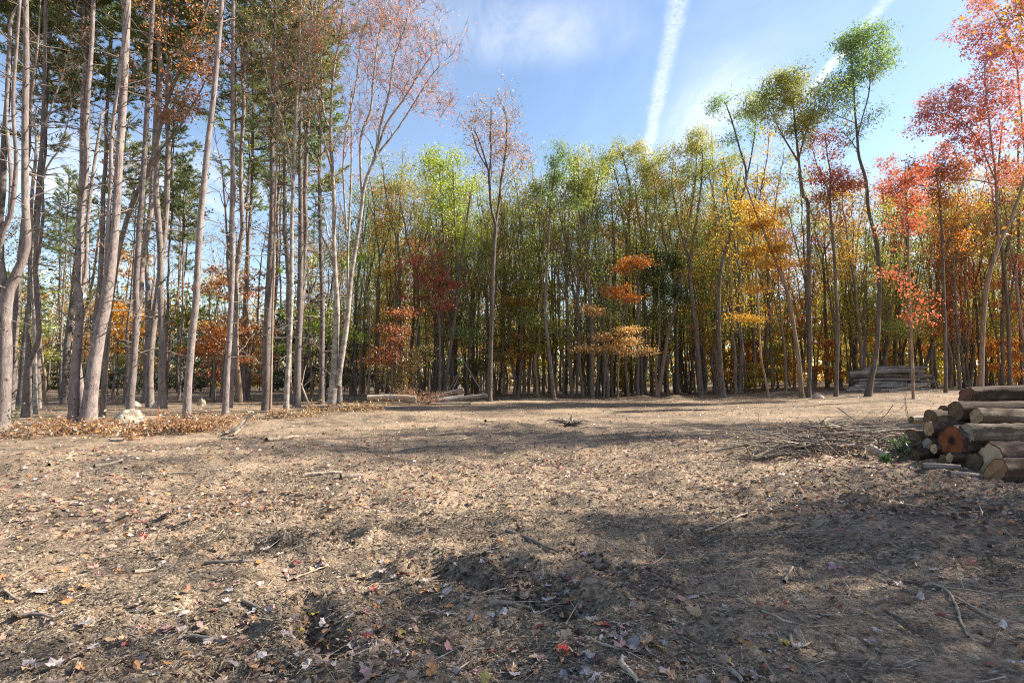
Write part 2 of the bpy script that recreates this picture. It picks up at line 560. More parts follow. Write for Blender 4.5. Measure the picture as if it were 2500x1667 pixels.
# ------------------------------------------------------------------ ground
def ground_mat():
    m, t = new_mat('chipped_ground')
    tc = t.n('ShaderNodeTexCoord')
    v = tc.outputs['Object']
    big = t.noise(v, 0.22, 4, 0.6, 0.3)
    mid = t.noise(v, 1.7, 5, 0.65, 0.4)
    fin = t.noise(v, 34.0, 4, 0.7)
    warp = t.n('ShaderNodeVectorMath', operation='ADD', ins={0: v, 1: t.n('ShaderNodeVectorMath', operation='SCALE', ins={0: t.n('ShaderNodeTexNoise', ins={'Vector': v, 'Scale': 20.0}).outputs['Color'], 'Scale': 0.05}).outputs[0]}).outputs[0]
    vo = t.n('ShaderNodeTexVoronoi', ins={'Vector': t.mapping(warp, rot=(0, 0, .5), scale=(1, 1.7, 1)), 'Scale': 34.0})
    vo2 = t.n('ShaderNodeTexVoronoi', ins={'Vector': t.mapping(warp, rot=(0, 0, -.6), scale=(1.9, 1, 1)), 'Scale': 15.0})
    chip = t.ramp(t.n('ShaderNodeSeparateColor', ins={0: vo.outputs['Color']}).outputs[0],
                  [(0.0, (.07, .05, .034)), (0.25, (.17, .122, .082)), (0.55, (.27, .198, .133)), (0.85, (.37, .283, .196)), (1.0, (.48, .385, .28))])
    leafc = t.ramp(t.n('ShaderNodeSeparateColor', ins={0: vo2.outputs['Color']}).outputs[1],
                   [(0.0, (.11, .073, .05)), (0.35, (.26, .178, .115)), (0.6, (.36, .255, .165)), (0.8, (.31, .18, .11)), (1.0, (.48, .385, .29))])
    col = t.mix(t.ramp(mid, [(0.46, 0.0), (0.62, 0.75)]), chip, leafc)
    soil = t.mix(fin, (.040, .028, .021), (.14, .10, .072))
    sm = t.math('ADD', t.math('MULTIPLY', mid, 0.6), t.math('MULTIPLY', big, 0.5))
    col = t.mix(t.ramp(sm, [(0.42, 0.88), (0.57, 0.0)]), col, soil)
    sand = t.mix(fin, (.29, .195, .12), (.54, .39, .25))
    col = t.mix(t.ramp(big, [(0.50, 0.0), (0.66, 0.6)]), col, sand)
    p = t.n('ShaderNodeBsdfPrincipled', ins={'Base Color': col, 'Roughness': 0.95, 'Specular IOR Level': 0.2})
    hgt = t.math('ADD', t.math('MULTIPLY', vo.outputs['Distance'], -0.7), t.math('ADD', t.math('MULTIPLY', fin, 0.8), t.math('MULTIPLY', vo2.outputs['Distance'], -0.5)))
    bp = t.n('ShaderNodeBump', ins={'Strength': 0.7, 'Distance': 0.03, 'Height': hgt})
    t.t.links.new(bp.outputs[0], p.inputs['Normal'])
    finish(t, p.outputs[0])
    return m


M['ground'] = ground_mat()


def build_ground():
    th = np.concatenate([np.linspace(-180, -56, 40, endpoint=False), np.linspace(-56, 56, 640, endpoint=False), np.linspace(56, 180, 40)])
    th = np.radians(th)
    rs = [0.0, 0.6, 1.2, 1.7, 2.1]
    r = 2.3
    while r < 900:
        rs.append(r)
        r += min(0.008 + 0.0020 * r * r, 0.10 * r)
    rs = np.array(rs)
    Rr, T = np.meshgrid(rs, th, indexing='ij')
    X = Rr * np.sin(T)
    Y = Rr * np.cos(T)
    Z = height(X, Y)
    far = sstep(120, 400, Rr)
    Z = Z * (1 - far)
    nr, nt = Rr.shape
    b = MB()
    V = np.stack([X, Y, Z], -1).reshape(-1, 3)
    i = np.arange(nr - 1)[:, None] * nt
    j = np.arange(nt - 1)[None, :]
    Q = np.stack([i + j, i + nt + j, i + nt + j + 1, i + j + 1], -1).reshape(-1, 4)
    b.add(V, Q[:, ::-1] if False else Q)
    o = b.obj('ground', M['ground'])
    o.data.flip_normals() if o.data.polygons[5000].normal.z < 0 else None
    tag(o, 'bare clearing floor of tan wood chips, leaf litter and torn dark soil', 'ground', None, 'structure')
    return o


build_ground()


# ------------------------------------------------------------------ tree growing
def smooth_path(P, n):
    """Catmull-Rom through the traced points"""
    P = np.asarray(P, float)
    if len(P) == 2:
        t = np.linspace(0, 1, n)[:, None]
        return P[0] * (1 - t) + P[1] * t
    Q = np.vstack([2 * P[0] - P[1], P, 2 * P[-1] - P[-2]])
    seg = np.linalg.norm(np.diff(P[:, :3], axis=0), axis=1)
    s = np.concatenate([[0], np.cumsum(seg)])
    u = np.linspace(0, s[-1], n)
    out = []
    for x in u:
        k = min(np.searchsorted(s, x, side='right') - 1, len(P) - 2)
        t = (x - s[k]) / max(seg[k], 1e-9)
        p0, p1, p2, p3 = Q[k], Q[k + 1], Q[k + 2], Q[k + 3]
        out.append(0.5 * (2 * p1 + (p2 - p0) * t + (2 * p0 - 5 * p1 + 4 * p2 - p3) * t * t + (3 * p1 - p0 - 3 * p2 + p3) * t ** 3))
    return np.array(out)


def stem_mesh(b, P, rad, sides=10, m=0, flare=True, wob=0.02):
    P = P.copy()
    rad = rad.copy()
    if flare:
        z0 = P[0, 2]
        rad *= 1 + 0.26 * np.exp(-(P[:, 2] - z0) / 0.30)
        P = np.vstack([P[0] - np.array([0, 0, 0.35]), P])
        rad = np.concatenate([[rad[0] * 1.18], rad])
    b.tube(P, rad, sides, m, True, wob)


class Grower:
    def __init__(self, cap=9000):
        self.P = np.zeros((cap, 3))
        self.D = np.zeros((cap, 3))
        self.Rd = np.zeros(cap)
        self.n = 0

    def push(self, P, rad):
        k = len(P)
        if self.n + k > len(self.P):
            return
        T = np.gradient(P, axis=0)
        T /= np.linalg.norm(T, axis=1)[:, None] + 1e-9
        s = slice(self.n, self.n + k)
        self.P[s], self.D[s], self.Rd[s] = P, T, rad
        self.n += k

    def grow(self, b, targets, rng, slope=0.9, m=0, sides=4, r0=0.10, tip=0.006, sag=0.0):
        """join every target to the nearest suitable point of the skeleton with a curved tapering branch"""
        out = []
        # closest first, so that later ones hang on earlier branches
        dmin = np.array([np.min(np.linalg.norm(self.P[:self.n] - t, axis=1)) for t in targets])
        for ti in np.argsort(dmin):
            t = targets[ti]
            P = self.P[:self.n]
            dv = t - P
            hd = np.hypot(dv[:, 0], dv[:, 1])
            dist = np.sqrt(hd ** 2 + dv[:, 2] ** 2) + 1e-6
            low = np.maximum(0, slope * hd - dv[:, 2]) / dist
            cost = dist * (1 + 1.6 * low) + 0.25 * (self.Rd[:self.n] < 0.009)
            k = int(np.argmin(cost))
            p = P[k].copy()
            L = dist[k]
            if L < 0.12:
                out.append((p, t, (t - p)))
                continue
            r_s = min(self.Rd[k] * 0.72, r0 * (0.16 + 0.14 * L))
            r_s = max(r_s, tip * 1.3)
            c = p + 0.45 * L * (0.65 * self.D[k] + 0.35 * (t - p) / L + np.array([0, 0, sag])) + rng.normal(size=3) * 0.05 * L
            nseg = 3 if L < 0.8 else (4 if L < 2 else 6)
            s = np.linspace(0, 1, nseg + 1)[:, None]
            B = (1 - s) ** 2 * p + 2 * s * (1 - s) * c + s ** 2 * t
            B[1:-1] += rng.normal(size=(nseg - 1, 3)) * 0.022 * L
            rad = np.linspace(r_s, tip, nseg + 1)
            b.tube(B, rad, sides if r_s > 0.02 else 3, m, False)
            self.push(B[1:], rad[1:])
            out.append((p, t, B[-1] - B[-2]))
        return out


def ellipsoid_pts(c, r, n, rng, hollow=0.35):
    d = rng.normal(size=(n, 3))
    d /= np.linalg.norm(d, axis=1)[:, None]
    u = (hollow + (1 - hollow) * rng.random(n)) ** 0.55
    return np.asarray(c) + d * u[:, None] * np.asarray(r)


def foliate(bl, bt, joins, rng, nleaf, size, aspect, spread, ntwig=4, twlen=.5, droop=0.0, up=0.35, m=0, mt=0, flat=1.0, span=(0.45, 1.05)):
    P = np.array([j[0] for j in joins])
    T = np.array([j[1] for j in joins])
    D = np.array([j[2] for j in joins])
    D /= np.linalg.norm(D, axis=1)[:, None] + 1e-9
    k = len(joins)
    if ntwig:
        idx = np.repeat(np.arange(k), ntwig)
        s = rng.uniform(0.5, 1.0, len(idx))[:, None]
        base = P[idx] * (1 - s) + T[idx] * s
        sel = s[:, 0] > 0.9
        dirs = D[idx] * 0.9 + rng.normal(size=(len(idx), 3)) * 0.55 + np.array([0, 0, .15])
        bt.slivers(T[idx] * 1.0, dirs, rng.uniform(.4, 1.1, len(idx)) * twlen, 0.006, mt, rng)
    if nleaf:
        idx = np.repeat(np.arange(k), nleaf)
        s = rng.uniform(span[0], span[1], len(idx))[:, None]
        Ls = np.linalg.norm(T - P, axis=1)
        s = 1 - (1 - s) * np.minimum(1, 1.2 / (Ls[idx][:, None] + 0.1))
        off = rng.normal(size=(len(idx), 3)) * spread * np.array([1, 1, flat])
        # a few tight clumps instead of an even cloud
        C = P[idx] * (1 - s) + T[idx] * s + off
        Tn = rng.normal(size=(len(idx), 3)) + D[idx] * 0.3 + np.array([0, 0, -droop])
        sz = size * (.5 + .95 * rng.random(len(idx)) ** 1.3)
        bl.leaves(C, Tn, sz, aspect, m, rng, up)


LEAF = {  # size, aspect, spread, droop, up, flat
    'broad': (0.120, 0.80, 0.29, 0.3, 0.5, 0.7),
    'layer': (0.115, 0.85, 0.38, 0.1, 0.9, 0.34),
    'locust': (0.175, 0.34, 0.31, 0.7, 0.3, 0.8),
    'sparse': (0.105, 0.75, 0.30, 0.3, 0.4, 0.9),
}


def snags(b, P, rad, rng, n, z0, z1, lmin, lmax, m=0, thick=1.0):
    """dead branch stubs and whorls on a bare trunk"""
    zs = P[:, 2]
    for _ in range(n):
        z = rng.uniform(z0, z1)
        k = int(np.argmin(np.abs(zs - z)))
        a = rng.uniform(0, 2 * math.pi)
        el = rng.uniform(-.25, .75)
        L = lmin + (lmax - lmin) * rng.random() ** 1.7
        d = np.array([math.cos(a) * math.cos(el), math.sin(a) * math.cos(el), math.sin(el)])
        p0 = P[k] + np.array([0, 0, z - zs[k]]) * 0.0
        r = min(0.35 * rad[k], (0.013 + 0.011 * L) * thick)
        n_ = 4
        s = np.linspace(0, 1, n_ + 1)[:, None]
        B = p0 + d * (rad[k] * 0.6 + L * s) + rng.normal(size=(n_ + 1, 3)) * 0.05 * L * s + np.array([0, 0, rng.uniform(-.18, .2)]) * L * s ** 2
        b.tube(B, np.linspace(r, max(.004, r * .25), n_ + 1), 4, m, False)
        if L > 0.8:
            kk = int(3 + L * 2.5)
            ii = rng.integers(1, n_ + 1, kk)
            b.slivers(B[ii], d + rng.normal(size=(kk, 3)) * .7, rng.uniform(.2, .55, kk) * L * 0.6, .006, m, rng)


def traced(stems, D, rng=RNG, step=0.45):
    """pixel stems [(x,y,width)...] -> smooth 3-D paths with radii, at depth D (first stem starts on the ground)"""
    res = []
    for si, st in enumerate(stems):
        dd = 0.0
        if isinstance(st, tuple):
            dd, st = st
        pts = []
        k = len(st)
        for i, (x, y, w) in enumerate(st):
            Y = D + dd * (i / max(1, k - 1))
            p = pix(x, y, Y)
            th = math.atan(abs(x - CX) / FPX)
            pts.append([*p, 0.5 * w * Y / FPX * math.cos(th)])
        pts = np.array(pts)
        if si == 0:
            g = zat(pts[0, 0], pts[0, 1])
            pts[0, 2] = g
        ln = np.linalg.norm(np.diff(pts[:, :3], axis=0), axis=1).sum()
        S = smooth_path(pts, max(6, int(ln / step)))
        res.append((S[:, :3], np.maximum(S[:, 3], .008)))
    return res


def px_ellipses(crowns, D, rng):
    """leaf clump targets: each pixel ellipse is filled with small ragged sub-clumps"""
    T = []
    for c in crowns:
        cx, cy, rx, ry, n = c[:5]
        dd = c[5] if len(c) > 5 else 0.0
        ce = pix(cx, cy, D + dd)
        k = (D + dd) / FPX
        m = max(3, int(n / 8.5))
        sub = ellipsoid_pts(ce, (rx * k * 1.25, max(min(rx, ry), .6 * rx) * k * 1.1, ry * k * 1.25), m, rng, .12)
        sr = max(.28, .34 * math.sqrt(rx * ry) * k)
        for q in sub:
            f = rng.uniform(.6, 1.35)
            T.append(q + rng.normal(size=(int(rng.integers(4, 10)), 3)) * sr * f * np.array([.55, .55, .42 if ry > .5 * rx else .3]))
    return np.concatenate(T)


def side_sprays(S, rng, n, f0=.42):
    """small leafy side shoots down the stems"""
    T = []
    for P, r in S:
        if P[-1, 2] < 4:
            continue
        for _ in range(n):
            f = f0 + (1 - f0) * rng.random()
            p = P[min(len(P) - 1, int(f * len(P)))]
            if p[2] < 3.0:
                continue
            a = rng.uniform(0, 6.28)
            c = p + np.array([math.cos(a), math.sin(a), .75]) * rng.uniform(.4, 1.5)
            T.append(c + rng.normal(size=(int(rng.integers(2, 6)), 3)) * np.array([.3, .3, .16]))
    return np.concatenate(T) if T else np.zeros((0, 3))


HEROES = []


def hero(name, label, cat, base, stems, crowns, bark, leaf, style='broad', nleaf=26, ntwig=4, D=None, slope=0.9, group=None,
         extend=0, pine=False, snag=0, snagz=(2, 12), snagl=(.2, 1.4), leafscale=1.0, sides=12, extra=None, twlen=.5, spread=None, r0=.10):
    """a tree traced from the photograph: its trunk stands where the base pixel meets the ground"""
    seed = abs(hash_str(label)) % 100000
    rng = np.random.default_rng(seed)
    if D is None:
        D = float(gpix(*base)[1])
    S = traced(stems, D, rng)
    if bark not in (M['pine_bark'], M['pine_dark']):
        S = [(P, r * .77) for P, r in S]
    base_p = S[0][0][0].copy()
    S = [(P - base_p, r) for P, r in S]
    root = thing(name, label, cat, base_p, 0, group)
    HEROES.append((base_p.copy(), root))
    if extend:                      # carry the trunk on above the top of the frame
        P, r = S[0]
        d = P[-1] - P[-5]
        d = d / np.linalg.norm(d) * 0.6 + np.array([0, 0, .6])
        d /= np.linalg.norm(d)
        k = int(extend / .6)
        add = P[-1] + d * (np.arange(1, k + 1)[:, None] * .6)
        add[:, :2] += np.cumsum(rng.normal(size=(k, 2)) * .015, axis=0)
        S[0] = (np.vstack([P, add]), np.concatenate([r, np.linspace(r[-1], .035, k)]))
    tb = MB()
    for i, (P, r) in enumerate(S):
        stem_mesh(tb, P, r, sides if i == 0 else max(7, sides - 3), 0, i == 0)
    tb.obj('trunk', bark, root)
    bb = MB()
    lb = MB()
    if snag:
        for i, (P, r) in enumerate(S):
            if P[-1, 2] - P[0, 2] > 3:
                n = snag if i == 0 else snag // 2
                snags(bb, P, r, rng, n, max(snagz[0], P[0, 2] + .4), min(snagz[1], P[-1, 2] - .2), *snagl)
    G = Grower()
    for P, r in S:
        G.push(P, r)
    tg = px_ellipses(crowns, D, rng) - base_p if crowns else np.zeros((0, 3))
    if len(tg):
        if style in ('locust', 'broad', 'sparse') and len(crowns) > 2:
            tg = np.concatenate([tg, side_sprays(S, rng, 9, .45)])
        tg = tg[tg[:, 2] > 0.6]
        j = G.grow(bb, tg, rng, slope, 0, 4, r0)
        sz, asp, spr, dr, up, fl = LEAF[style]
        foliate(lb, bb, j, rng, nleaf, sz * leafscale, asp, spread or spr, ntwig, twlen, dr, up, 0, 0, fl)
    if bb.n:
        tag(bb.obj('branchwork', [bark] if not snag else [M['dead_twig'] if not len(tg) else bark], root), kind='stuff')
    if lb.n:
        lb.obj('crown', leaf, root, False)
    if pine:
        P, r = S[0]
        cr = link('crown', PINE_CROWNS[pine - 1], root)
        H = PINE_H[pine - 1]
        top = P[-1]
        k = int(np.argmin(np.abs(P[:, 2] - (top[2] - H * 0.97))))
        cr.location = P[k].tolist()
        dz = (top - P[k])
        dz /= np.linalg.norm(dz)
        cr.rotation_euler = Vector(dz).to_track_quat('Z', 'Y').to_euler()
        cr.scale = (1, 1, (np.linalg.norm(top - P[k])) / H)
    return root


def hash_str(s):
    h = 5381
    for ch in s:
        h = (h * 33 + ord(ch)) & 0x7fffffff
    return h


# ---- pine crowns (needle tufts on whorled boughs), shared by many pines
def pine_crown(H, rmax, seed, whorl=0.62, tuft=24, mats=None, dense=1.55):
    rng = np.random.default_rng(seed)
    b = MB()
    z = 0.0
    b.tube(np.array([[0, 0, 0], [0.03, 0, H * .5], [0, .02, H]]), [.07, .045, .012], 6, 0, False)
    TC, TD = [], []
    while z < H - .2:
        f = z / H
        if rng.random() < .12:
            z += whorl * rng.uniform(.6, 1.5)
            continue
        prof = rmax * (0.55 + 0.45 * math.sin(min(1, f * 2.2) * 1.57)) * (1 - f) ** 0.62 + 0.25
        for k in range(int(rng.integers(3, 6))):
            a = rng.uniform(0, 6.283)
            L = prof * rng.uniform(.45, 1.12)
            if rng.random() < .12:
                continue
            el = 0.22 + 0.65 * f + rng.uniform(-.22, .25)
            s = np.linspace(0, 1, 6)[:, None]
            d = np.array([math.cos(a), math.sin(a), 0])
            B = np.array([0, 0, z]) + d * L * s + np.array([0, 0, 1.0]) * L * (math.sin(el) * s - .18 * s * (1 - s) + .10 * s ** 2) + rng.normal(size=(6, 3)) * .07 * L * s
            b.tube(B, np.linspace(.028 + .008 * L, .006, 6), 4, 0, False)
            side = np.array([-math.sin(a), math.cos(a), 0])
            n = int((4 + L * 5.5) * dense)
            u = rng.uniform(.3, 1.0, n)
            pos = np.stack([np.interp(u, s[:, 0], B[:, c]) for c in range(3)], 1)
            lat = rng.uniform(-1, 1, n) * (.55 * L * (1.08 - u) + .12)
            tip = pos + side * lat[:, None] + d * (np.abs(lat) * .55)[:, None] + np.array([0, 0, 1]) * rng.uniform(-.12, .30, n)[:, None]
            b.slivers(pos, tip - pos, np.linalg.norm(tip - pos, axis=1), .010, 0, rng)
            TC.append(tip)
            TD.append((tip - pos) + d * .2 + np.array([0, 0, .10]))
        z += whorl * rng.uniform(.75, 1.2)
    TC = np.concatenate(TC)
    TD = np.concatenate(TD)
    TD /= np.linalg.norm(TD, axis=1)[:, None] + 1e-9
    idx = np.repeat(np.arange(len(TC)), tuft)
    dirs = TD[idx] * 0.75 + rng.normal(size=(len(idx), 3)) * .55 + np.array([0, 0, .12])
    base = TC[idx] - TD[idx] * rng.uniform(0, .22, len(idx))[:, None]
    b.slivers(base, dirs, rng.uniform(.13, .26, len(idx)), .015, 1, rng)
    return b.mesh('pine_crown', mats or [M['pine_dark'], M['needle']])


PINE_H = [9.0, 11.0, 8.0, 10.0]
PINE_CROWNS = [pine_crown(9.0, 2.6, 1), pine_crown(11.0, 3.0, 2), pine_crown(8.0, 2.9, 3, .7), pine_crown(10.0, 2.2, 4, .55)]

# ------------------------------------------------------------------ traced trees: pines on the left
PB, PD, HB, HW = M['pine_bark'], M['pine_dark'], M['hard_bark'], M['hard_warm']

hero('pine_tree', 'thick pine cut by the left picture edge, splitting into one curved and two pale stems', 'tree', (2, 1047),
     [[(4, 1047, 42), (12, 880, 38), (12, 772, 36), (22, 705, 34), (42, 665, 28), (61, 619, 25), (66, 576, 24), (62, 500, 21), (61, 357, 19), (62, 250, 19), (64, 143, 17), (63, -10, 15)],
      (-1.2, [(16, 720, 24), (3, 640, 17), (4, 575, 16), (27, 518, 15), (39, 411, 12), (38, 357, 11), (32, 250, 11), (41, 107, 9), (50, -10, 8)]),
      (1.4, [(22, 540, 10), (27, 428, 12), (16, 286, 10), (23, 143, 10), (26, 53, 10), (44, 10, 6), (50, -40, 5)])],
     None, PB, None, extend=12.6, pine=1, snag=51, snagz=(2.5, 15))
hero('pine_tree', 'forked pine with a strongly bowed right stem, second trunk from the left edge', 'tree', (64, 1018),
     [[(64, 1018, 25), (67, 950, 24), (68, 897, 22), (80, 868, 15), (93, 835, 14), (95, 800, 13), (90, 740, 12), (86, 647, 12), (93, 540, 11), (101, 380, 10), (108, 200, 10), (112, -10, 9)],
      (1.0, [(68, 890, 17), (70, 790, 12), (73, 647, 11), (75, 540, 10), (79, 464, 10)])],
     None, PD, None, extend=12, pine=4, snag=45, snagz=(1.5, 13))
hero('grey_maple', 'slender bare maple forking into thin spreading stems with a few pink leaves, upper left', 'tree', (90, 1000),
     [[(88, 1000, 15), (84, 800, 13), (78, 600, 12), (79, 464, 13), (86, 400, 12), (89, 339, 11), (77, 268, 8), (85, 180, 7), (93, 107, 6), (100, -10, 4)],
      (1.5, [(88, 350, 10), (107, 314, 8), (136, 232, 7), (157, 171, 6), (179, 71, 4), (195, -20, 3)]),
      (-1.0, [(96, 470, 8), (118, 400, 7), (140, 375, 6), (160, 320, 5), (176, 250, 4)])],
     [(110, 90, 60, 100, 40), (185, 60, 45, 90, 40), (175, 190, 50, 60, 30)], M['maple_bark'], M['pink'], 'sparse', 4, 5, D=23.5, leafscale=.8)
hero('pine_tree', 'straight pine with a slim second stem, just left of the thickest leaning trunk', 'tree', (179, 1036),
     [[(179, 1036, 28), (182, 933, 26), (192, 804, 22), (196, 754, 22), (189, 694, 20), (195, 611, 19), (196, 540, 19), (205, 460, 17), (211, 393, 16), (211, 304, 14), (216, 214, 13), (223, 125, 12), (229, -10, 11)],
      (1.2, [(196, 725, 12), (205, 695, 12), (211, 647, 11), (214, 540, 11), (229, 411, 9), (243, 321, 8), (250, 271, 6), (262, 268, 3)])],
     None, PB, None, extend=12.6, pine=2, snag=54, snagz=(1.5, 15))
hero('pine_tree', 'thickest pine of the stand, leaning right with a slim stem hugging it', 'tree', (214, 1036),
     [[(214, 1036, 43), (222, 960, 38), (232, 879, 35), (245, 800, 33), (255, 754, 32), (268, 665, 30), (279, 580, 23), (287, 464, 21), (293, 357, 21), (300, 250, 21), (305, 143, 21), (311, -10, 20)],
      (-.5, [(260, 665, 13), (263, 590, 13), (267, 500, 11), (272, 410, 11), (271, 357, 10), (282, 250, 10), (296, 143, 9), (314, 29, 8), (318, 5, 3)])],
     None, PB, None, extend=12.6, pine=2, snag=45, snagz=(2, 15), sides=16)
hero('pine_tree', 'slim pine rising directly in front of the sunlit boulder', 'tree', (316, 1020),
     [[(316, 1020, 20), (322, 930, 19), (329, 843, 18), (333, 754, 17), (332, 700, 16), (337, 611, 15), (341, 540, 15), (345, 500, 14), (354, 357, 14), (362, 214, 13), (368, 107, 12), (375, -10, 11)]],
     None, PB, None, extend=12.6, pine=1, snag=51, snagz=(2, 15))
hero('red_maple', 'maple leaning hard right out from behind the thickest pine, red leaves on top', 'tree', (255, 1005),
     [[(250, 1005, 20), (264, 800, 18), (285, 640, 17), (304, 557, 17), (329, 482, 16), (361, 421, 17), (379, 364, 15), (393, 304, 13), (421, 214, 11), (461, 125, 9), (500, 36, 8), (514, -15, 6)],
      (1.5, [(372, 395, 9), (400, 355, 8), (429, 325, 8), (464, 268, 6), (496, 211, 5)]),
      (-1.0, [(398, 297, 7), (430, 250, 6), (455, 215, 5), (475, 178, 4)]),
      (.8, [(421, 207, 6), (408, 150, 5), (404, 107, 5), (392, 30, 4)])],
     [(490, 140, 40, 40, 44), (470, 30, 45, 40, 26), (520, 170, 35, 35, 24), (430, 290, 30, 14, 18), (480, 255, 25, 18, 16)],
     HB, M['rusty'], 'broad', 13, 4, D=22.5, leafscale=.85, spread=.22)
hero('pine_tree', 'clean straight pine standing in the dried brush right of the boulder', 'tree', (455, 1036),
     [[(455, 1036, 22), (458, 960, 20), (464, 879, 19), (472, 790, 18), (477, 754, 18), (484, 629, 17), (489, 540, 17), (493, 500, 16), (507, 357, 15), (520, 250, 14), (532, 125, 13), (543, -10, 12)]],
     None, PB, None, extend=12.6, pine=4, snag=45, snagz=(2, 15), snagl=(.15, 1.2))
hero('pine_tree', 'narrow pale pine with dead twigs, right of the pine in the dried brush', 'tree', (550, 1012),
     [[(550, 1012, 16), (555, 897, 15), (562, 790, 14), (568, 629, 13), (566, 540, 13), (568, 464, 12), (568, 250, 11), (569, 120, 10), (570, -10, 9)]],
     None, PB, None, extend=12.6, pine=1, snag=60, snagz=(2, 16))
hero('pine_tree', 'dark green-crowned pine with a broad trunk beside a slim reddish one', 'tree', (650, 1001),
     [[(650, 1001, 22), (651, 900, 20), (653, 786, 19), (659, 643, 16), (664, 536, 14), (664, 357, 12), (666, 214, 10), (669, 110, 9), (672, -10, 8)]],
     None, PD, None, extend=4, pine=2, snag=54, snagz=(2, 11), snagl=(.3, 2.0))
hero('pine_tree', 'slim reddish-barked pine touching the broad dark pine on its right', 'tree', (660, 1003),
     [[(660, 1003, 9), (663, 880, 8), (665, 786, 8), (669, 650, 7), (672, 500, 7), (678, 350, 6), (684, 250, 5)]],
     None, HW, None, D=24.3, pine=0, snag=36, snagz=(2, 12))
hero('maple_tree', 'upright maple with steep dense bare branches and orange tips, left of the pale vase-shaped maple', 'tree', (698, 1008),
     [[(698, 1008, 18), (702, 920, 16), (706, 857, 15), (711, 750, 14), (712, 643, 13), (713, 536, 12), (718, 393, 11), (723, 268, 10), (729, 179, 8), (732, 71, 6), (736, -20, 4)],
      (1.0, [(722, 300, 6), (745, 180, 5), (762, 80, 4), (775, 0, 3)]),
      (-1.0, [(716, 420, 7), (690, 300, 5), (660, 220, 4), (640, 120, 3)])],
     [(690, 110, 75, 110, 150), (740, 60, 50, 80, 60), (700, 270, 60, 80, 60), (640, 160, 45, 90, 50)],
     M['maple_bark'], M['tan'], 'sparse', 9, 7, slope=1.6, leafscale=.8, twlen=.7)
hero('pine_tree', 'dark pine behind the upright orange-tipped maple', 'tree', (724, 992),
     [[(724, 992, 18), (727, 880, 16), (730, 786, 15), (734, 643, 14), (734, 500, 12), (733, 357, 10), (736, 200, 8), (738, 60, 6)]],
     None, PD, None, D=28.0, extend=3, pine=3, snag=60, snagz=(2, 13), snagl=(.3, 2.2))
hero('pine_tree', 'dark thin pine close on the left of the pale vase-shaped maple', 'tree', (785, 984),
     [[(785, 984, 14), (786, 860, 13), (787, 750, 12), (784, 620, 11), (781, 500, 10), (780, 350, 9), (785, 200, 7)]],
     None, PD, None, D=31.0, extend=4, pine=4, snag=69, snagz=(1.5, 14), snagl=(.3, 1.8))

# the big vase-shaped maple
hero('vase_maple', 'large pale-barked maple fanning out from two trunks, pink leaves at its twig tips', 'tree', (812, 1002),
     [[(810, 1002, 31), (813, 950, 27), (817, 890, 23), (820, 821, 20), (823, 750, 18), (818, 661, 15), (815, 571, 14), (816, 500, 13), (811, 411, 12), (807, 321, 11), (809, 260, 9), (811, 214, 8), (818, 150, 7), (829, 100, 6), (838, 20, 5)],
      (-.4, [(824, 940, 20), (837, 857, 17), (847, 790, 16), (853, 720, 15), (858, 670, 14), (868, 607, 13), (880, 530, 12), (888, 464, 11), (900, 420, 10), (914, 393, 9), (943, 304, 8), (986, 243, 6), (1030, 170, 5), (1065, 120, 3)]),
      (1.4, [(832, 995, 15), (830, 930, 12), (835, 870, 11), (845, 800, 8), (849, 700, 7), (850, 600, 7), (857, 450, 6), (858, 330, 5), (856, 240, 4)]),
      (1.2, [(884, 480, 9), (880, 400, 8), (882, 330, 8), (905, 270, 7), (911, 200, 6), (918, 130, 5), (930, 60, 4), (945, 0, 3)]),
      (-1.2, [(890, 455, 8), (915, 380, 7), (930, 300, 7), (950, 230, 6), (960, 150, 5), (985, 80, 4), (1000, 20, 3)]),
      (.6, [(922, 375, 7), (960, 330, 6), (1000, 270, 5), (1050, 190, 4), (1085, 150, 3)]),
      (-1.6, [(812, 420, 8), (790, 340, 6), (770, 250, 5), (755, 150, 4), (752, 60, 3)]),
      (1.6, [(808, 330, 7), (790, 270, 6), (786, 190, 5), (782, 90, 4), (790, 0, 3)]),
      (.8, [(846, 560, 7), (838, 420, 6), (845, 320, 5), (868, 210, 4), (880, 110, 3)])],
     [(940, 60, 90, 90, 230), (1020, 100, 70, 90, 140), (860, 60, 80, 90, 190), (800, 110, 60, 120, 110), (1020, 230, 90, 60, 110), (920, 230, 80, 90, 110), (1080, 260, 40, 45, 30), (870, 330, 60, 60, 40)],
     M['maple_bark'], M['pink'], 'sparse', 9, 7, slope=1.5, leafscale=.72, sides=16, twlen=.75, r0=.08)

# ------------------------------------------------------------------ traced trees: centre
hero('hardwood_tree', 'dark forked hardwood, thin orange-brown crown alone above the treetops, centre left', 'tree', (1195, 979),
     [[(1195, 979, 16), (1199, 821, 14), (1203, 679, 13), (1207, 590, 13), (1210, 552, 11), (1199, 506, 9), (1194, 430, 8), (1189, 404, 6), (1175, 360, 5), (1160, 320, 3)],
      (1.2, [(1206, 580, 10), (1217, 501, 8), (1225, 430, 7), (1235, 366, 6), (1237, 300, 5), (1230, 260, 3)]),
      (-1.2, [(1194, 430, 6), (1199, 370, 5), (1197, 320, 4), (1200, 270, 3)]),
      (.6, [(1189, 410, 5), (1165, 366, 4), (1150, 310, 3)])],
     [(1235, 300, 45, 60, 90), (1265, 360, 38, 60, 70), (1200, 330, 50, 60, 50), (1165, 340, 35, 40, 24), (1215, 400, 50, 40, 40)],
     HB, M['tan'], 'sparse', 12, 5, slope=1.1, leafscale=.95)
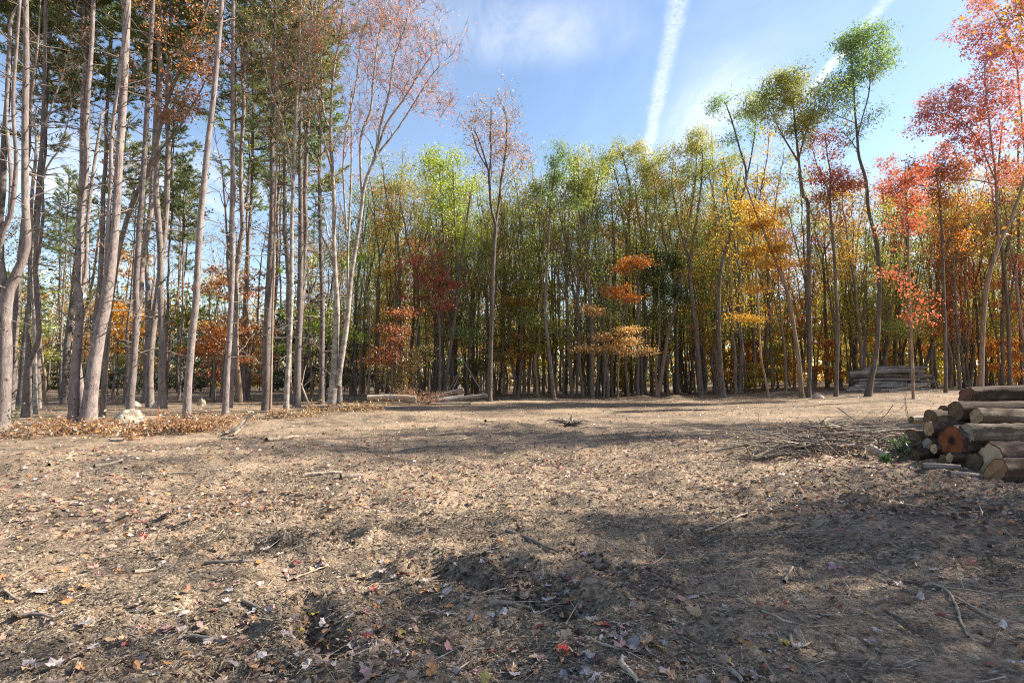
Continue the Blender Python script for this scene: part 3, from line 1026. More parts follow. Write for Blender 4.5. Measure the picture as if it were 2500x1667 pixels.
hero('yellow_green_maple', 'bright yellow-green maple between the vase maple and the lone dark hardwood', 'tree', (1100, 985),
     [[(1085, 985, 12), (1095, 880, 11), (1110, 780, 10), (1125, 650, 9), (1140, 540, 8), (1150, 470, 6)],
      (1.2, [(1112, 760, 8), (1090, 640, 7), (1080, 540, 6), (1075, 440, 5), (1072, 380, 3)]),
      (-1, [(1120, 680, 6), (1112, 580, 5), (1108, 480, 4), (1106, 400, 3)])],
     [(1085, 410, 50, 55, 110), (1105, 470, 60, 60, 110), (1065, 500, 40, 50, 50), (1120, 540, 45, 40, 40)], HB, M['green_yel'], 'broad', 26, 3, D=38)
hero('red_maple', 'small crimson maple glowing in the dark undergrowth left of the lone dark hardwood', 'tree', (1075, 970),
     [[(1072, 972, 8), (1074, 850, 7), (1070, 740, 6), (1062, 660, 5), (1050, 610, 3)],
      (-.8, [(1073, 780, 4), (1050, 720, 3), (1020, 680, 2)])],
     [(1035, 640, 45, 40, 70), (1060, 690, 45, 30, 60), (1020, 740, 40, 20, 30), (1075, 740, 35, 25, 30)], HB, M['crimson'], 'layer', 26, 2, D=37, slope=.4)
hero('red_maple', 'layered orange-red sapling above the fallen log', 'sapling', (955, 985),
     [[(957, 985, 6), (958, 900, 5), (965, 800, 4), (962, 700, 3)]],
     [(935, 855, 32, 6, 16), (955, 830, 28, 6, 14), (925, 880, 26, 5, 14), (965, 875, 30, 8, 18), (950, 800, 22, 6, 8), (980, 765, 24, 8, 10)], HB, M['rusty'], 'layer', 20, 3, D=33, slope=.2)
hero('gold_sapling', 'bushy gold-brown sapling right behind the fallen log', 'sapling', (985, 975),
     [[(985, 975, 5), (990, 880, 4), (1000, 820, 3)]],
     [(985, 900, 40, 40, 60), (1015, 870, 30, 30, 40), (975, 940, 40, 20, 30)], HB, M['olive'], 'layer', 26, 2, D=35, slope=.2)

LOC, LOG_ = M['locust'], M['locust_green']
hero('locust_tree', 'thin locust with a tufted green top, first locust right of the open sky gap', 'tree', (1353, 974),
     [[(1353, 974, 13), (1341, 863, 11), (1332, 774, 10), (1334, 685, 9), (1339, 593, 8), (1346, 486, 7), (1357, 407, 5), (1375, 379, 4), (1370, 355, 3)],
      (1, [(1344, 520, 5), (1375, 480, 4), (1392, 430, 3)])],
     [(1370, 370, 16, 16, 22), (1350, 392, 14, 12, 16), (1365, 440, 28, 22, 36), (1345, 480, 22, 26, 30), (1310, 470, 20, 25, 26), (1385, 510, 30, 30, 30)], HB, LOG_, 'locust', 22, 3)
hero('locust_tree', 'locust with a tall full rounded green crown, second locust right of the sky gap', 'tree', (1446, 973),
     [[(1446, 973, 13), (1446, 810, 12), (1437, 703, 11), (1430, 605, 10), (1414, 521, 7), (1400, 450, 5), (1400, 400, 3)],
      (1.2, [(1432, 620, 8), (1426, 520, 6), (1428, 440, 5), (1432, 390, 3)]),
      (-1.2, [(1434, 630, 8), (1446, 520, 6), (1458, 450, 4), (1465, 410, 3)])],
     [(1420, 395, 38, 26, 70), (1425, 440, 50, 30, 80), (1440, 490, 45, 35, 60), (1390, 470, 30, 40, 40)], HB, LOC, 'locust', 26, 3)
hero('orange_maple', 'rusty orange-topped maple standing between two green locusts', 'tree', (1493, 967),
     [[(1493, 969, 11), (1494, 850, 10), (1500, 740, 9), (1500, 629, 8), (1496, 540, 6), (1492, 470, 4)]],
     [(1495, 480, 38, 30, 60), (1500, 540, 45, 40, 70), (1470, 560, 35, 25, 40), (1510, 620, 40, 30, 40)], HB, M['orange'], 'layer', 22, 2, slope=.5)
hero('locust_tree', 'locust with the broadest domed green crown, under the foot of the contrail', 'tree', (1530, 967),
     [[(1530, 969, 13), (1529, 810, 11), (1530, 667, 10), (1532, 557, 9), (1539, 468, 7), (1530, 420, 5), (1520, 380, 3)],
      (1.3, [(1535, 520, 7), (1560, 470, 5), (1580, 420, 4), (1585, 390, 3)]),
      (-1.3, [(1534, 540, 6), (1515, 470, 5), (1500, 420, 4), (1495, 390, 3)])],
     [(1505, 385, 34, 24, 60), (1545, 372, 36, 20, 60), (1580, 395, 28, 24, 50), (1540, 420, 60, 26, 60), (1500, 425, 25, 20, 24)], HB, LOC, 'locust', 24, 3)
hero('locust_tree', 'locust forked low into two thin crossing stems, right of the broadest domed locust', 'tree', (1568, 965),
     [[(1562, 967, 11), (1568, 850, 10), (1572, 720, 9), (1571, 611, 8), (1557, 521, 6), (1550, 450, 4)],
      (1, [(1572, 620, 7), (1579, 504, 6), (1585, 432, 4), (1590, 400, 3)])],
     [(1590, 460, 30, 40, 50), (1560, 480, 30, 30, 30), (1610, 520, 30, 30, 30)], HB, LOC, 'locust', 22, 3)
hero('hardwood_tree', 'bare pale trunk leaning strongly right across the centre of the far treeline', 'tree', (1604, 968),
     [[(1604, 968, 17), (1618, 899, 14), (1632, 810, 12), (1650, 739, 11), (1664, 685, 10), (1675, 596, 9), (1686, 521, 8), (1698, 440, 6), (1700, 380, 4)],
      (1.2, [(1672, 610, 7), (1655, 530, 5), (1640, 450, 4), (1645, 390, 3)])],
     [(1690, 380, 40, 45, 80), (1650, 370, 34, 26, 50), (1700, 450, 45, 40, 60), (1640, 440, 28, 40, 40)], HW, LOC, 'locust', 22, 3)
hero('locust_tree', 'trunk with green crown between the leaning pale trunk and the tall wispy one', 'tree', (1711, 967),
     [[(1711, 967, 18), (1705, 880, 16), (1700, 810, 14), (1690, 730, 12), (1685, 640, 10), (1700, 540, 8), (1712, 450, 6), (1715, 370, 4)],
      (1, [(1688, 650, 8), (1660, 560, 6), (1645, 480, 4)])],
     [(1715, 350, 40, 26, 70), (1730, 390, 45, 35, 80), (1700, 330, 25, 20, 30)], HB, LOC, 'locust', 26, 3)
hero('locust_tree', 'tall wispy locust leaning left with small green tufts at its tip, right of the contrail', 'tree', (1764, 967),
     [[(1764, 967, 18), (1758, 880, 16), (1755, 780, 14), (1760, 660, 12), (1800, 520, 10), (1822, 430, 8), (1805, 360, 6), (1785, 290, 5), (1768, 245, 3)],
      (1.2, [(1822, 440, 6), (1838, 360, 5), (1845, 300, 4), (1842, 260, 3)])],
     [(1765, 250, 22, 18, 30), (1745, 268, 16, 12, 14), (1800, 270, 30, 25, 30), (1845, 250, 30, 30, 50), (1810, 330, 35, 30, 30)], HB, LOG_, 'locust', 18, 4)
hero('slim_tree', 'slender tree with a hooked foot at the clearing edge, thinner than its neighbours', 'tree', (1877, 972),
     [[(1877, 972, 8), (1868, 920, 7), (1857, 864, 7), (1850, 730, 7), (1845, 640, 6), (1838, 577, 5), (1825, 500, 4)]],
     [(1830, 480, 40, 30, 30), (1850, 540, 45, 25, 40), (1870, 590, 40, 16, 30), (1830, 620, 35, 14, 24)], HW, M['gold'], 'layer', 26, 2, slope=.3)
hero('gold_maple', 'glowing golden-orange maple with layered leaves, leaning left behind the slender hooked tree', 'tree', (1957, 970),
     [[(1957, 971, 17), (1952, 900, 15), (1945, 844, 13), (1926, 730, 12), (1907, 672, 11), (1877, 596, 9), (1838, 500, 7), (1815, 430, 5)],
      (.8, [(1920, 710, 6), (1900, 620, 5), (1890, 540, 3)])],
     [(1850, 560, 55, 24, 70), (1890, 610, 50, 18, 60), (1910, 640, 50, 14, 40), (1840, 640, 45, 22, 50), (1820, 700, 40, 20, 40), (1880, 520, 40, 22, 40), (1830, 770, 40, 20, 30)], HW, M['gold'], 'layer', 30, 2, slope=.15)
hero('locust_tree', 'tall locust with the large dense yellow-green crown, left of the tallest tree', 'tree', (1974, 970),
     [[(1974, 971, 15), (1978, 844, 13), (1974, 653, 12), (1972, 500, 11), (1961, 478, 10), (1949, 383, 8), (1938, 268, 6), (1935, 215, 4)],
      (1.3, [(1952, 400, 7), (1910, 330, 5), (1880, 270, 4), (1865, 240, 3)]),
      (-1.3, [(1950, 390, 6), (1965, 330, 5), (1985, 280, 4), (1990, 250, 3)])],
     [(1930, 205, 45, 30, 110), (1960, 255, 50, 40, 110), (1890, 235, 40, 30, 70), (1975, 310, 35, 30, 50), (1860, 270, 35, 25, 40), (1920, 280, 50, 35, 60)], HB, LOC, 'locust', 28, 3)
hero('red_maple', 'thin red-leaved maple with bare pink top between the yellow-green locust and the tallest tree', 'tree', (2041, 968),
     [[(2041, 968, 14), (2045, 806, 12), (2040, 700, 11), (2035, 600, 9), (2026, 500, 8), (2028, 430, 6), (2020, 380, 4), (2015, 330, 3)],
      (1, [(2030, 480, 5), (2000, 420, 4), (1985, 370, 3)])],
     [(2020, 345, 35, 30, 24), (2030, 430, 50, 30, 80), (2000, 470, 40, 25, 50), (2060, 450, 40, 30, 60), (2040, 520, 50, 25, 50)], HB, M['red'], 'broad', 18, 4)
hero('locust_tree', 'tallest tree of the far treeline, sinuous, airy green crown high in the sky', 'tree', (2121, 968),
     [[(2119, 968, 24), (2128, 920, 19), (2139, 864, 17), (2147, 730, 15), (2145, 640, 14), (2136, 574, 13), (2121, 517, 12), (2114, 440, 11), (2097, 383, 10), (2093, 333, 9), (2087, 268, 7), (2083, 191, 5), (2078, 130, 3)],
      (1.2, [(2094, 335, 6), (2102, 299, 5), (2121, 230, 5), (2126, 170, 4), (2135, 110, 3)]),
      (-1, [(2085, 300, 4), (2050, 285, 3), (2022, 272, 2)]),
      (.6, [(2096, 372, 4), (2078, 345, 3), (2060, 325, 2)])],
     [(2085, 95, 38, 26, 90), (2140, 85, 36, 28, 80), (2110, 140, 60, 30, 80), (2045, 190, 45, 26, 70), (2160, 140, 26, 36, 40), (2030, 215, 22, 14, 18), (2110, 190, 50, 24, 40), (2070, 245, 20, 12, 10)], HB, LOG_, 'locust', 22, 3, sides=14)
hero('hardwood_tree', 'dark double trunk rising directly behind the far log pile', 'tree', (2154, 962),
     [[(2150, 960, 18), (2157, 900, 16), (2167, 806, 13), (2170, 700, 11), (2180, 600, 9), (2195, 500, 7), (2205, 430, 4)],
      (1, [(2168, 810, 10), (2150, 690, 7), (2160, 560, 6), (2155, 460, 4)])],
     [(2190, 420, 50, 35, 70), (2150, 440, 45, 30, 60), (2190, 500, 45, 35, 50)], HB, M['orange'], 'broad', 22, 3, D=46)
hero('sapling_tree', 'slim straight trunk with a pale vine before the right end of the far log pile', 'tree', (2230, 974),
     [[(2230, 974, 10), (2227, 883, 9), (2221, 730, 8), (2217, 577, 7), (2212, 480, 5), (2210, 400, 3)],
      (-.3, [(2233, 940, 2.5), (2231, 880, 2), (2225, 780, 2), (2222, 720, 2)])],
     [(2205, 470, 45, 40, 70), (2235, 420, 40, 30, 50), (2215, 560, 45, 30, 50)], HW, M['red'], 'broad', 20, 3)
hero('hardwood_tree', 'dark trunk curving right from beside the far log pile, yellow-green leaves above', 'tree', (2253, 950),
     [[(2250, 955, 14), (2258, 900, 12), (2275, 844, 11), (2309, 730, 9), (2336, 634, 8), (2355, 557, 6), (2362, 490, 4)],
      (1, [(2315, 715, 6), (2350, 640, 5), (2380, 560, 4)])],
     [(2350, 520, 45, 35, 60), (2320, 570, 40, 30, 40), (2380, 580, 35, 30, 30)], HB, LOC, 'locust', 22, 3, D=45)
hero('orange_maple', 'straight maple with red-orange crown above the gap right of the far log pile', 'tree', (2309, 958),
     [[(2309, 958, 13), (2307, 806, 11), (2301, 615, 9), (2295, 500, 7), (2285, 420, 4)],
      (1, [(2303, 640, 6), (2330, 540, 4), (2345, 460, 3)])],
     [(2280, 410, 60, 35, 90), (2310, 470, 60, 35, 90), (2260, 450, 40, 30, 50), (2320, 560, 45, 30, 40)], HB, M['orange'], 'broad', 22, 3)
hero('hardwood_tree', 'dark trunk leaning left, between the red-orange maple and the big red maple', 'tree', (2355, 948),
     [[(2357, 948, 12), (2345, 850, 10), (2334, 780, 9), (2318, 700, 8), (2305, 630, 6), (2298, 560, 4)]],
     [(2320, 640, 45, 30, 40), (2355, 700, 45, 30, 40)], HB, M['orange'], 'broad', 20, 3)
hero('red_maple', 'big pink-red maple filling the upper right corner, warm brown trunk bending right', 'tree', (2395, 950),
     [[(2393, 950, 23), (2396, 900, 20), (2398, 844, 18), (2405, 730, 17), (2420, 653, 16), (2447, 577, 15), (2474, 519, 13), (2505, 421, 12), (2520, 300, 10), (2525, 180, 8), (2525, 60, 6), (2530, -60, 4)],
      (-1.8, [(2424, 640, 10), (2437, 574, 10), (2433, 500, 9), (2430, 421, 8), (2420, 344, 7), (2412, 268, 6), (2405, 200, 4), (2402, 140, 3)]),
      (1.6, [(2505, 400, 8), (2490, 250, 7), (2480, 150, 6), (2450, 70, 5), (2410, 0, 4), (2390, -60, 3)]),
      (-2.2, [(2430, 440, 6), (2380, 330, 5), (2330, 290, 4), (2280, 270, 3)]),
      (-1.5, [(2432, 450, 6), (2380, 440, 5), (2330, 435, 4), (2290, 430, 3)])],
     [(2420, 40, 90, 70, 190), (2440, 150, 80, 70, 170), (2370, 240, 100, 45, 190), (2290, 255, 55, 40, 80), (2330, 330, 90, 40, 130), (2440, 300, 70, 60, 110), (2370, 400, 80, 35, 90), (2480, 420, 45, 60, 50), (2500, 60, 70, 120, 150), (2290, 300, 50, 30, 50)],
     HW, M['pink'], 'broad', 20, 4, D=38, slope=.5, leafscale=1.15, sides=14)
hero('hardwood_tree', 'dark trunk right of the warm brown bending maple trunk', 'tree', (2466, 948),
     [[(2466, 948, 15), (2464, 850, 13), (2458, 730, 12), (2447, 615, 11), (2434, 500, 9), (2440, 380, 7), (2450, 280, 4)],
      (1, [(2462, 760, 8), (2480, 640, 6), (2490, 540, 5), (2487, 450, 3)])],
     [(2450, 480, 40, 60, 40), (2480, 560, 40, 50, 40)], HB, LOC, 'locust', 18, 3, D=41)
hero('hardwood_tree', 'dark straight trunk at the right picture edge behind the near log pile', 'tree', (2494, 945),
     [[(2496, 945, 13), (2492, 800, 12), (2488, 650, 11), (2484, 500, 9), (2486, 350, 7)]],
     [(2490, 450, 40, 60, 30)], HB, LOC, 'locust', 18, 3, D=44)
hero('green_tree', 'dark leafy green tree low in the middle of the treeline, right of the orange foliage', 'tree', (1625, 960),
     [[(1630, 960, 9), (1628, 820, 8), (1620, 700, 6), (1615, 620, 4)]],
     [(1610, 630, 50, 35, 100), (1640, 680, 55, 35, 100), (1600, 700, 40, 30, 60), (1660, 720, 35, 25, 40)], HB, M['green'], 'broad', 32, 2, D=43, slope=.4)
hero('orange_sapling', 'orange maple sapling with flat layered sprays, low centre of the treeline', 'sapling', (1512, 972),
     [[(1508, 972, 6), (1510, 880, 5), (1520, 780, 4), (1540, 690, 3)]],
     [(1545, 650, 40, 14, 40), (1500, 715, 50, 12, 40), (1530, 725, 40, 10, 26), (1560, 635, 35, 12, 24)], HB, M['orange'], 'layer', 34, 2, D=38.5, slope=.1)
hero('rust_sapling', 'pale rust sapling with flat sprays just below the orange layered sapling', 'sapling', (1475, 973),
     [[(1474, 973, 6), (1478, 900, 5), (1485, 840, 4), (1490, 780, 3)]],
     [(1440, 760, 40, 12, 30), (1500, 830, 50, 14, 50), (1470, 855, 50, 9, 36), (1540, 850, 35, 10, 24), (1520, 800, 36, 12, 26)], HB, M['tan'], 'layer', 36, 2, D=37.5, slope=.1)

# ------------------------------------------------------------------ woods behind: prototypes, copied one by one
def proto_hardwood(name, seed, H, fork, nst, style, leaf, bark, ntg, nleaf, width, low=0.0, slope=1.0, r=0.16):
    rng = np.random.default_rng(seed)
    root = thing(name, None, 'tree')
    n = 14
    z = np.linspace(0, H * fork, n)
    dr = np.cumsum(rng.normal(size=(n, 2)) * .05, axis=0) + np.outer(z, rng.normal(size=2) * .025)
    dr -= dr[0]
    P = np.column_stack([dr, z])
    rad = np.linspace(r, r * .72, n)
    tb, bb, lb = MB(), MB(), MB()
    stem_mesh(tb, P, rad, 9, 0, True)
    G = Grower()
    G.push(P, rad)
    tops = []
    a0 = rng.uniform(0, 6.28)
    for k in range(nst):
        a = a0 + k * 6.283 / nst + rng.uniform(-.4, .4)
        L = H * (1 - fork) * rng.uniform(.78, 1.0)
        m = 10
        s = np.linspace(0, 1, m)[:, None]
        out = width * rng.uniform(.25, .6)
        Q = P[-1] + np.array([math.cos(a), math.sin(a), 0]) * out * s ** .8 + np.array([0, 0, 1]) * L * s
        Q[1:] += np.cumsum(rng.normal(size=(m - 1, 3)) * .06, axis=0)
        Q[0] = P[-1] - np.array([0, 0, .1])
        rr = np.linspace(r * .72 / math.sqrt(nst) * 1.15, .02, m)
        stem_mesh(tb, Q, rr, 7, 0, False)
        G.push(Q, rr)
        tops.append(Q)
    tb.obj('trunk', bark, root)
    T = []
    nb = max(6, int(ntg / (6.5 * nst)))
    for Q in tops:
        for b_ in range(nb):
            f = .12 + .92 * (b_ + rng.random()) / nb
            c = Q[min(len(Q) - 1, int(f * (len(Q) - 1)))].copy()
            a = rng.uniform(0, 6.28)
            o = width * .40 * rng.random() ** .6 * (1.1 - .45 * f)
            c += np.array([math.cos(a) * o, math.sin(a) * o, .3 * o + rng.normal() * .3])
            T.append(c + rng.normal(size=(int(rng.integers(4, 10)), 3)) * np.array([.42, .42, .28]) * rng.uniform(.7, 1.4))
    for _ in range(int(low) + 3):
        zz = rng.uniform(.25, fork) * H
        k = int(np.argmin(np.abs(P[:, 2] - zz)))
        a = rng.uniform(0, 6.28)
        T.append(P[k] + np.array([math.cos(a), math.sin(a), .6]) * rng.uniform(.5, 1.6) + rng.normal(size=(6, 3)) * np.array([.5, .5, .15]))
    T = np.concatenate(T)
    j = G.grow(bb, T, rng, slope, 0, 4)
    sz, asp, spr, dr_, up, fl = LEAF[style]
    foliate(lb, bb, j, rng, nleaf, sz, asp, spr, 3, .55, dr_, up, 0, 0, fl)
    tag(bb.obj('branchwork', bark, root), kind='stuff')
    lb.obj('crown', leaf, root, False)
    return root


def proto_pine(seed, H, ci, r=.17):
    rng = np.random.default_rng(seed)
    root = thing('pine_tree', None, 'tree')
    n = 22
    z = np.linspace(0, H, n)
    dr = np.cumsum(rng.normal(size=(n, 2)) * .045, axis=0) + np.outer(z, rng.normal(size=2) * .012)
    dr -= dr[0]
    P = np.column_stack([dr, z])
    rad = np.linspace(r, .035, n) ** 1.0
    tb, bb = MB(), MB()
    stem_mesh(tb, P, rad, 10, 0, True)
    snags(bb, P, rad, rng, 46, 1.5, H - PINE_H[ci] + 1.5, .2, 1.6)
    tb.obj('trunk', PD, root)
    tag(bb.obj('branchwork', M['dead_twig'], root), kind='stuff')
    cr = link('crown', PINE_CROWNS[ci], root)
    k = int(np.argmin(np.abs(P[:, 2] - (H - PINE_H[ci]))))
    cr.location = P[k].tolist()
    return root


def proto_sapling(seed, H, bark, leaf, lay):
    rng = np.random.default_rng(seed)
    root = thing('understorey_sapling', None, 'sapling')
    n = 8
    s = np.linspace(0, 1, n)[:, None]
    P = np.array([0, 0, 1]) * H * s + np.append(rng.normal(size=2) * .08 * H, 0) * s ** 2
    P[1:, :2] += rng.normal(size=(n - 1, 2)) * .03
    rad = np.linspace(.012 * H, .008, n)
    tb, bb, lb = MB(), MB(), MB()
    stem_mesh(tb, P, rad, 6, 0, True)
    G = Grower()
    G.push(P, rad)
    T = []
    for k in range(lay):
        f = rng.uniform(.2, 1.0)
        a = rng.uniform(0, 6.28)
        c = np.array([math.cos(a), math.sin(a), 0]) * H * .22 * rng.uniform(.1, 1) + np.array([0, 0, f * H])
        T.append(ellipsoid_pts(c, (.16 * H, .16 * H, .03 * H), 9, rng))
    j = G.grow(bb, np.concatenate(T), rng, .15, 0, 3)
    foliate(lb, bb, j, rng, 22, .125, .85, .26, 2, .35, .1, 1.0, 0, 0, .4)
    tb.obj('trunk', bark, root)
    tag(bb.obj('branchwork', bark, root), kind='stuff')
    lb.obj('crown', leaf, root, False)
    return root


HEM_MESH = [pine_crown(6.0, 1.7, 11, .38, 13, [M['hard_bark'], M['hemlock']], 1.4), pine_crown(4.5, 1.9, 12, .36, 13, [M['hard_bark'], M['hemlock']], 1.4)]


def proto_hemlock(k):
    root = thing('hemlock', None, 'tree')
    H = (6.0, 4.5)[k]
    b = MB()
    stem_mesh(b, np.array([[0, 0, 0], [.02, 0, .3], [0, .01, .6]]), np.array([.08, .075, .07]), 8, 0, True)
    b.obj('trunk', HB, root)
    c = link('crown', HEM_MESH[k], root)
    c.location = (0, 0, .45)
    return root


HARD = [proto_hardwood('hardwood_tree', 101, 17, .46, 3, 'locust', M['locust'], HB, 150, 20, 3.8, 2, 1.0, .13),
        proto_hardwood('hardwood_tree', 102, 19, .58, 2, 'broad', M['olive'], HB, 150, 18, 3.8, 6, 1.0, .13),
        proto_hardwood('hardwood_tree', 103, 16, .40, 3, 'broad', M['gold'], HB, 170, 18, 4.0, 8, .9, .12),
        proto_hardwood('hardwood_tree', 104, 18, .52, 2, 'locust', M['locust_green'], HW, 130, 20, 3.4, 2, 1.3, .13),
        proto_hardwood('hardwood_tree', 105, 15, .34, 2, 'layer', M['orange'], HB, 160, 20, 3.8, 9, .5, .11),
        proto_hardwood('hardwood_tree', 106, 17, .62, 2, 'sparse', M['tan'], HB, 130, 9, 3.2, 5, 1.4, .11)]
PINE = [proto_pine(201, 23, 0, .125), proto_pine(202, 25, 1, .145), proto_pine(203, 21, 2, .11), proto_pine(204, 24, 3, .13)]
SAP = [proto_sapling(301, 4.5, HB, M['gold'], 9), proto_sapling(302, 6.0, HB, M['orange'], 11), proto_sapling(303, 3.2, HB, M['yellow'], 8)]
HEM = [proto_hemlock(0), proto_hemlock(1)]


def proto_pole(seed, H, leaf):
    """slim crowded stem, bare for most of its height"""
    rng = np.random.default_rng(seed)
    root = thing('pole_tree', None, 'tree')
    n = 14
    z = np.linspace(0, H, n)
    dr = np.cumsum(rng.normal(size=(n, 2)) * .07, axis=0) + np.outer(z, rng.normal(size=2) * .05)
    dr -= dr[0]
    P = np.column_stack([dr, z])
    rad = np.linspace(.008 * H, .012, n)
    tb, bb, lb = MB(), MB(), MB()
    stem_mesh(tb, P, rad, 7, 0, True)
    G = Grower()
    G.push(P, rad)
    T = []
    for k in range(11):
        f = rng.uniform(.5, 1.0)
        p = P[min(n - 1, int(f * n))]
        a = rng.uniform(0, 6.28)
        T.append(p + np.array([math.cos(a), math.sin(a), .9]) * rng.uniform(.3, 1.1) + rng.normal(size=(4, 3)) * .3)
    j = G.grow(bb, np.concatenate(T), rng, 1.2, 0, 3)
    foliate(lb, bb, j, rng, 9, .115, .7, .28, 3, .5, .2, .5, 0, 0, .7)
    snags(bb, P, rad, rng, 12, 1.0, H * .6, .2, 1.0)
    tb.obj('trunk', HB, root)
    tag(bb.obj('branchwork', HB, root), kind='stuff')
    lb.obj('crown', leaf, root, False)
    return root


POLE = [proto_pole(401, 11, M['olive']), proto_pole(402, 13, M['locust']), proto_pole(403, 9, M['gold']), proto_pole(404, 14, M['locust_green'])]
used = set()


def place(protos, i, x, y, sc, label, group, mats=None, rz=None, tilt=.03):
    src = protos[i]
    if label.startswith('@'):
        mt = None
        for ch in src.children:
            if ch.name.startswith('crown'):
                mt = ch.data.materials[-1]
                if mats and mats.get('crown'):
                    mt = list(mats['crown'].values())[0]
        label = where(x, y, label[1:], mt, 0)
    loc = (x, y, zat(x, y) - .05)
    rz = rnd(0, 6.28) if rz is None else rz
    if id(src) not in used:
        used.add(id(src))
        src.location = loc
        src.rotation_euler = (rnd(-tilt, tilt), rnd(-tilt, tilt), rz)
        src.scale = (sc, sc, sc)
        tag(src, label, None, group)
        for ch in src.children:
            key = ch.name.split('.')[0]
            if mats and mats.get(key):
                for si, mt in mats[key].items():
                    ch.material_slots[si].link = 'OBJECT'
                    ch.material_slots[si].material = mt
        return src
    return copy_tree(src, loc, rz, sc, label, group, mats)


TAKEN = [tuple(o.location[:2]) for o in COL.objects if o.type == 'EMPTY' and o.location.length > 3]


def free(x, y, d):
    for (a, b) in TAKEN:
        if (a - x) ** 2 + (b - y) ** 2 < d * d:
            return False
    return True


def scatter(n, fx, fy, d):
    """dart throwing inside a wedge seen by the camera: fx = pixel range, fy = depth range"""
    res = []
    tries = 0
    while len(res) < n and tries < n * 40:
        tries += 1
        y = fy[0] + (fy[1] - fy[0]) * RNG.random() ** 1.0
        x = (rnd(*fx) - CX) / FPX * y
        if free(x, y, d):
            res.append((x, y))
            TAKEN.append((x, y))
    return res


def pickmat(ws):
    ks = list(ws)
    w = np.array([ws[k] for k in ks], float)
    return M[ks[int(RNG.choice(len(ks), p=w / w.sum()))]]


SHORT = ['thick split pine at the left edge', 'bowed forked pine', 'slender bare maple', 'straight two-stemmed pine', 'thickest leaning pine', 'slim pine before the boulder', 'right-leaning red maple',
         'clean straight pine', 'narrow pale pine', 'broad dark pine', 'slim reddish pine', 'orange-tipped maple', 'pine behind orange-tipped maple', 'pine beside vase maple', 'vase-shaped maple',
         'lone dark hardwood', 'bright yellow-green maple', 'small crimson maple', 'layered red sapling', 'gold-brown sapling', 'tufted locust', 'rounded locust', 'rusty-topped maple', 'broadest domed locust',
         'crossing-stemmed locust', 'pale leaning trunk', 'locust beside the leaning trunk', 'tall wispy locust', 'slender hooked tree', 'golden layered maple', 'dense yellow-green locust', 'thin red maple',
         'tallest tree', 'double trunk at the far log pile', 'slim trunk with the pale vine', 'right-curving dark trunk', 'red-orange maple', 'left-leaning dark trunk', 'big pink-red maple',
         'trunk beside the pink-red maple', 'trunk at the right edge', 'dark green leafy tree', 'orange layered sapling', 'pale rust sapling']
HUE = {'gold_leaves': 'gold', 'orange_leaves': 'orange', 'red_leaves': 'red', 'pink_red_leaves': 'pink', 'tan_orange_leaves': 'tan', 'olive_gold_leaves': 'olive', 'yellow_leaves': 'yellow',
       'yellow_green_leaves': 'yellow-green', 'green_leaves': 'green', 'locust_leaves': 'light green', 'locust_leaves_green': 'green', 'crimson_leaves': 'crimson', 'rust_red_leaves': 'rust-red', 'pine_needles': 'olive-green',
       'pine_needles_green': 'deep green', 'hemlock_needles': 'dark green'}
SEEN = {}


def where(x, y, kind, mat, deep):
    """label that finds a tree of the woods by its leaf colour and the nearest tree one can name"""
    u = x / y
    best = min(range(len(HEROES)), key=lambda i: abs(HEROES[i][0][0] / HEROES[i][0][1] - u))
    hu = HEROES[best][0][0] / HEROES[best][0][1]
    far = y - HEROES[best][0][1]
    side = 'right' if u > hu else 'left'
    dep = 'beside' if far < 3 else ('behind' if far < 11 else ('deep behind' if far < 22 else 'far behind'))
    gap = abs(u - hu) * FPX
    if gap < 12:
        rel = f'almost in line {dep}' if dep != 'beside' else 'close beside'
    else:
        rel = f'{dep}, just {side} of,' if dep != 'beside' else f'just {side} of'
    if y > 50 and gap >= 12:
        rel = rel.replace('just ', 'a bit ') if gap > 28 else rel
    hue = HUE.get(mat.name.split('.')[0], '') if mat else ''
    lab = f'{hue}-leaved {kind} {rel} the {SHORT[best]}'.replace('of, the', 'of the')
    k = SEEN.get(lab, 0)
    SEEN[lab] = k + 1
    if k:
        lab = ('another ', 'a third ', 'a fourth ', 'a fifth ')[min(3, k - 1)] + lab
    w = lab.split()
    return lab if len(w) <= 16 else ' '.join(x for x in w if x not in ('almost', 'just', 'a', 'bit', 'the', 'dark'))


BARKS = {'hard_bark': 5, 'hard_warm': 2, 'pine_dark': 1}
# pine stand, left
for (x, y) in scatter(15, (-60, 760), (22.5, 32), 1.5):
    place(PINE, int(RNG.integers(4)), x, y, rnd(1.16, 1.3), '@bare-stemmed pine', 'pines just behind the front row', {'trunk': {0: PB if RNG.random() < .45 else PD}})
for (x, y) in scatter(8, (-120, 800), (40, 66), 2.4):
    place(PINE, int(RNG.integers(4)), x, y, rnd(.85, 1.1), '@thin dark pine', 'pines deep in the stand', {'trunk': {0: PD}, 'crown': {1: M['needle'] if RNG.random() < .55 else M['needle_green']}})
for (px, y, i, sc) in ((262, 34, 2, .86), (405, 33, 0, .78), (440, 36, 2, .74), (100, 27, 2, .93), (600, 34, 1, .93), (655, 37, 3, 1.0), (735, 34, 2, .93), (150, 40, 0, .72), (590, 40, 0, .95)):
    x = (px - CX) / FPX * y
    place(PINE, i, x, y, sc, '@low-crowned pine', 'green-topped pines behind the front row', {'trunk': {0: PD}, 'crown': {1: M['needle']}})
    TAKEN.append((x, y))
for (x, y) in scatter(40, (-60, 900), (44, 72), 1.9):
    place(HEM, int(RNG.integers(2)), x, y, rnd(.8, 1.35), '@hemlock', 'dark hemlocks behind the pines')
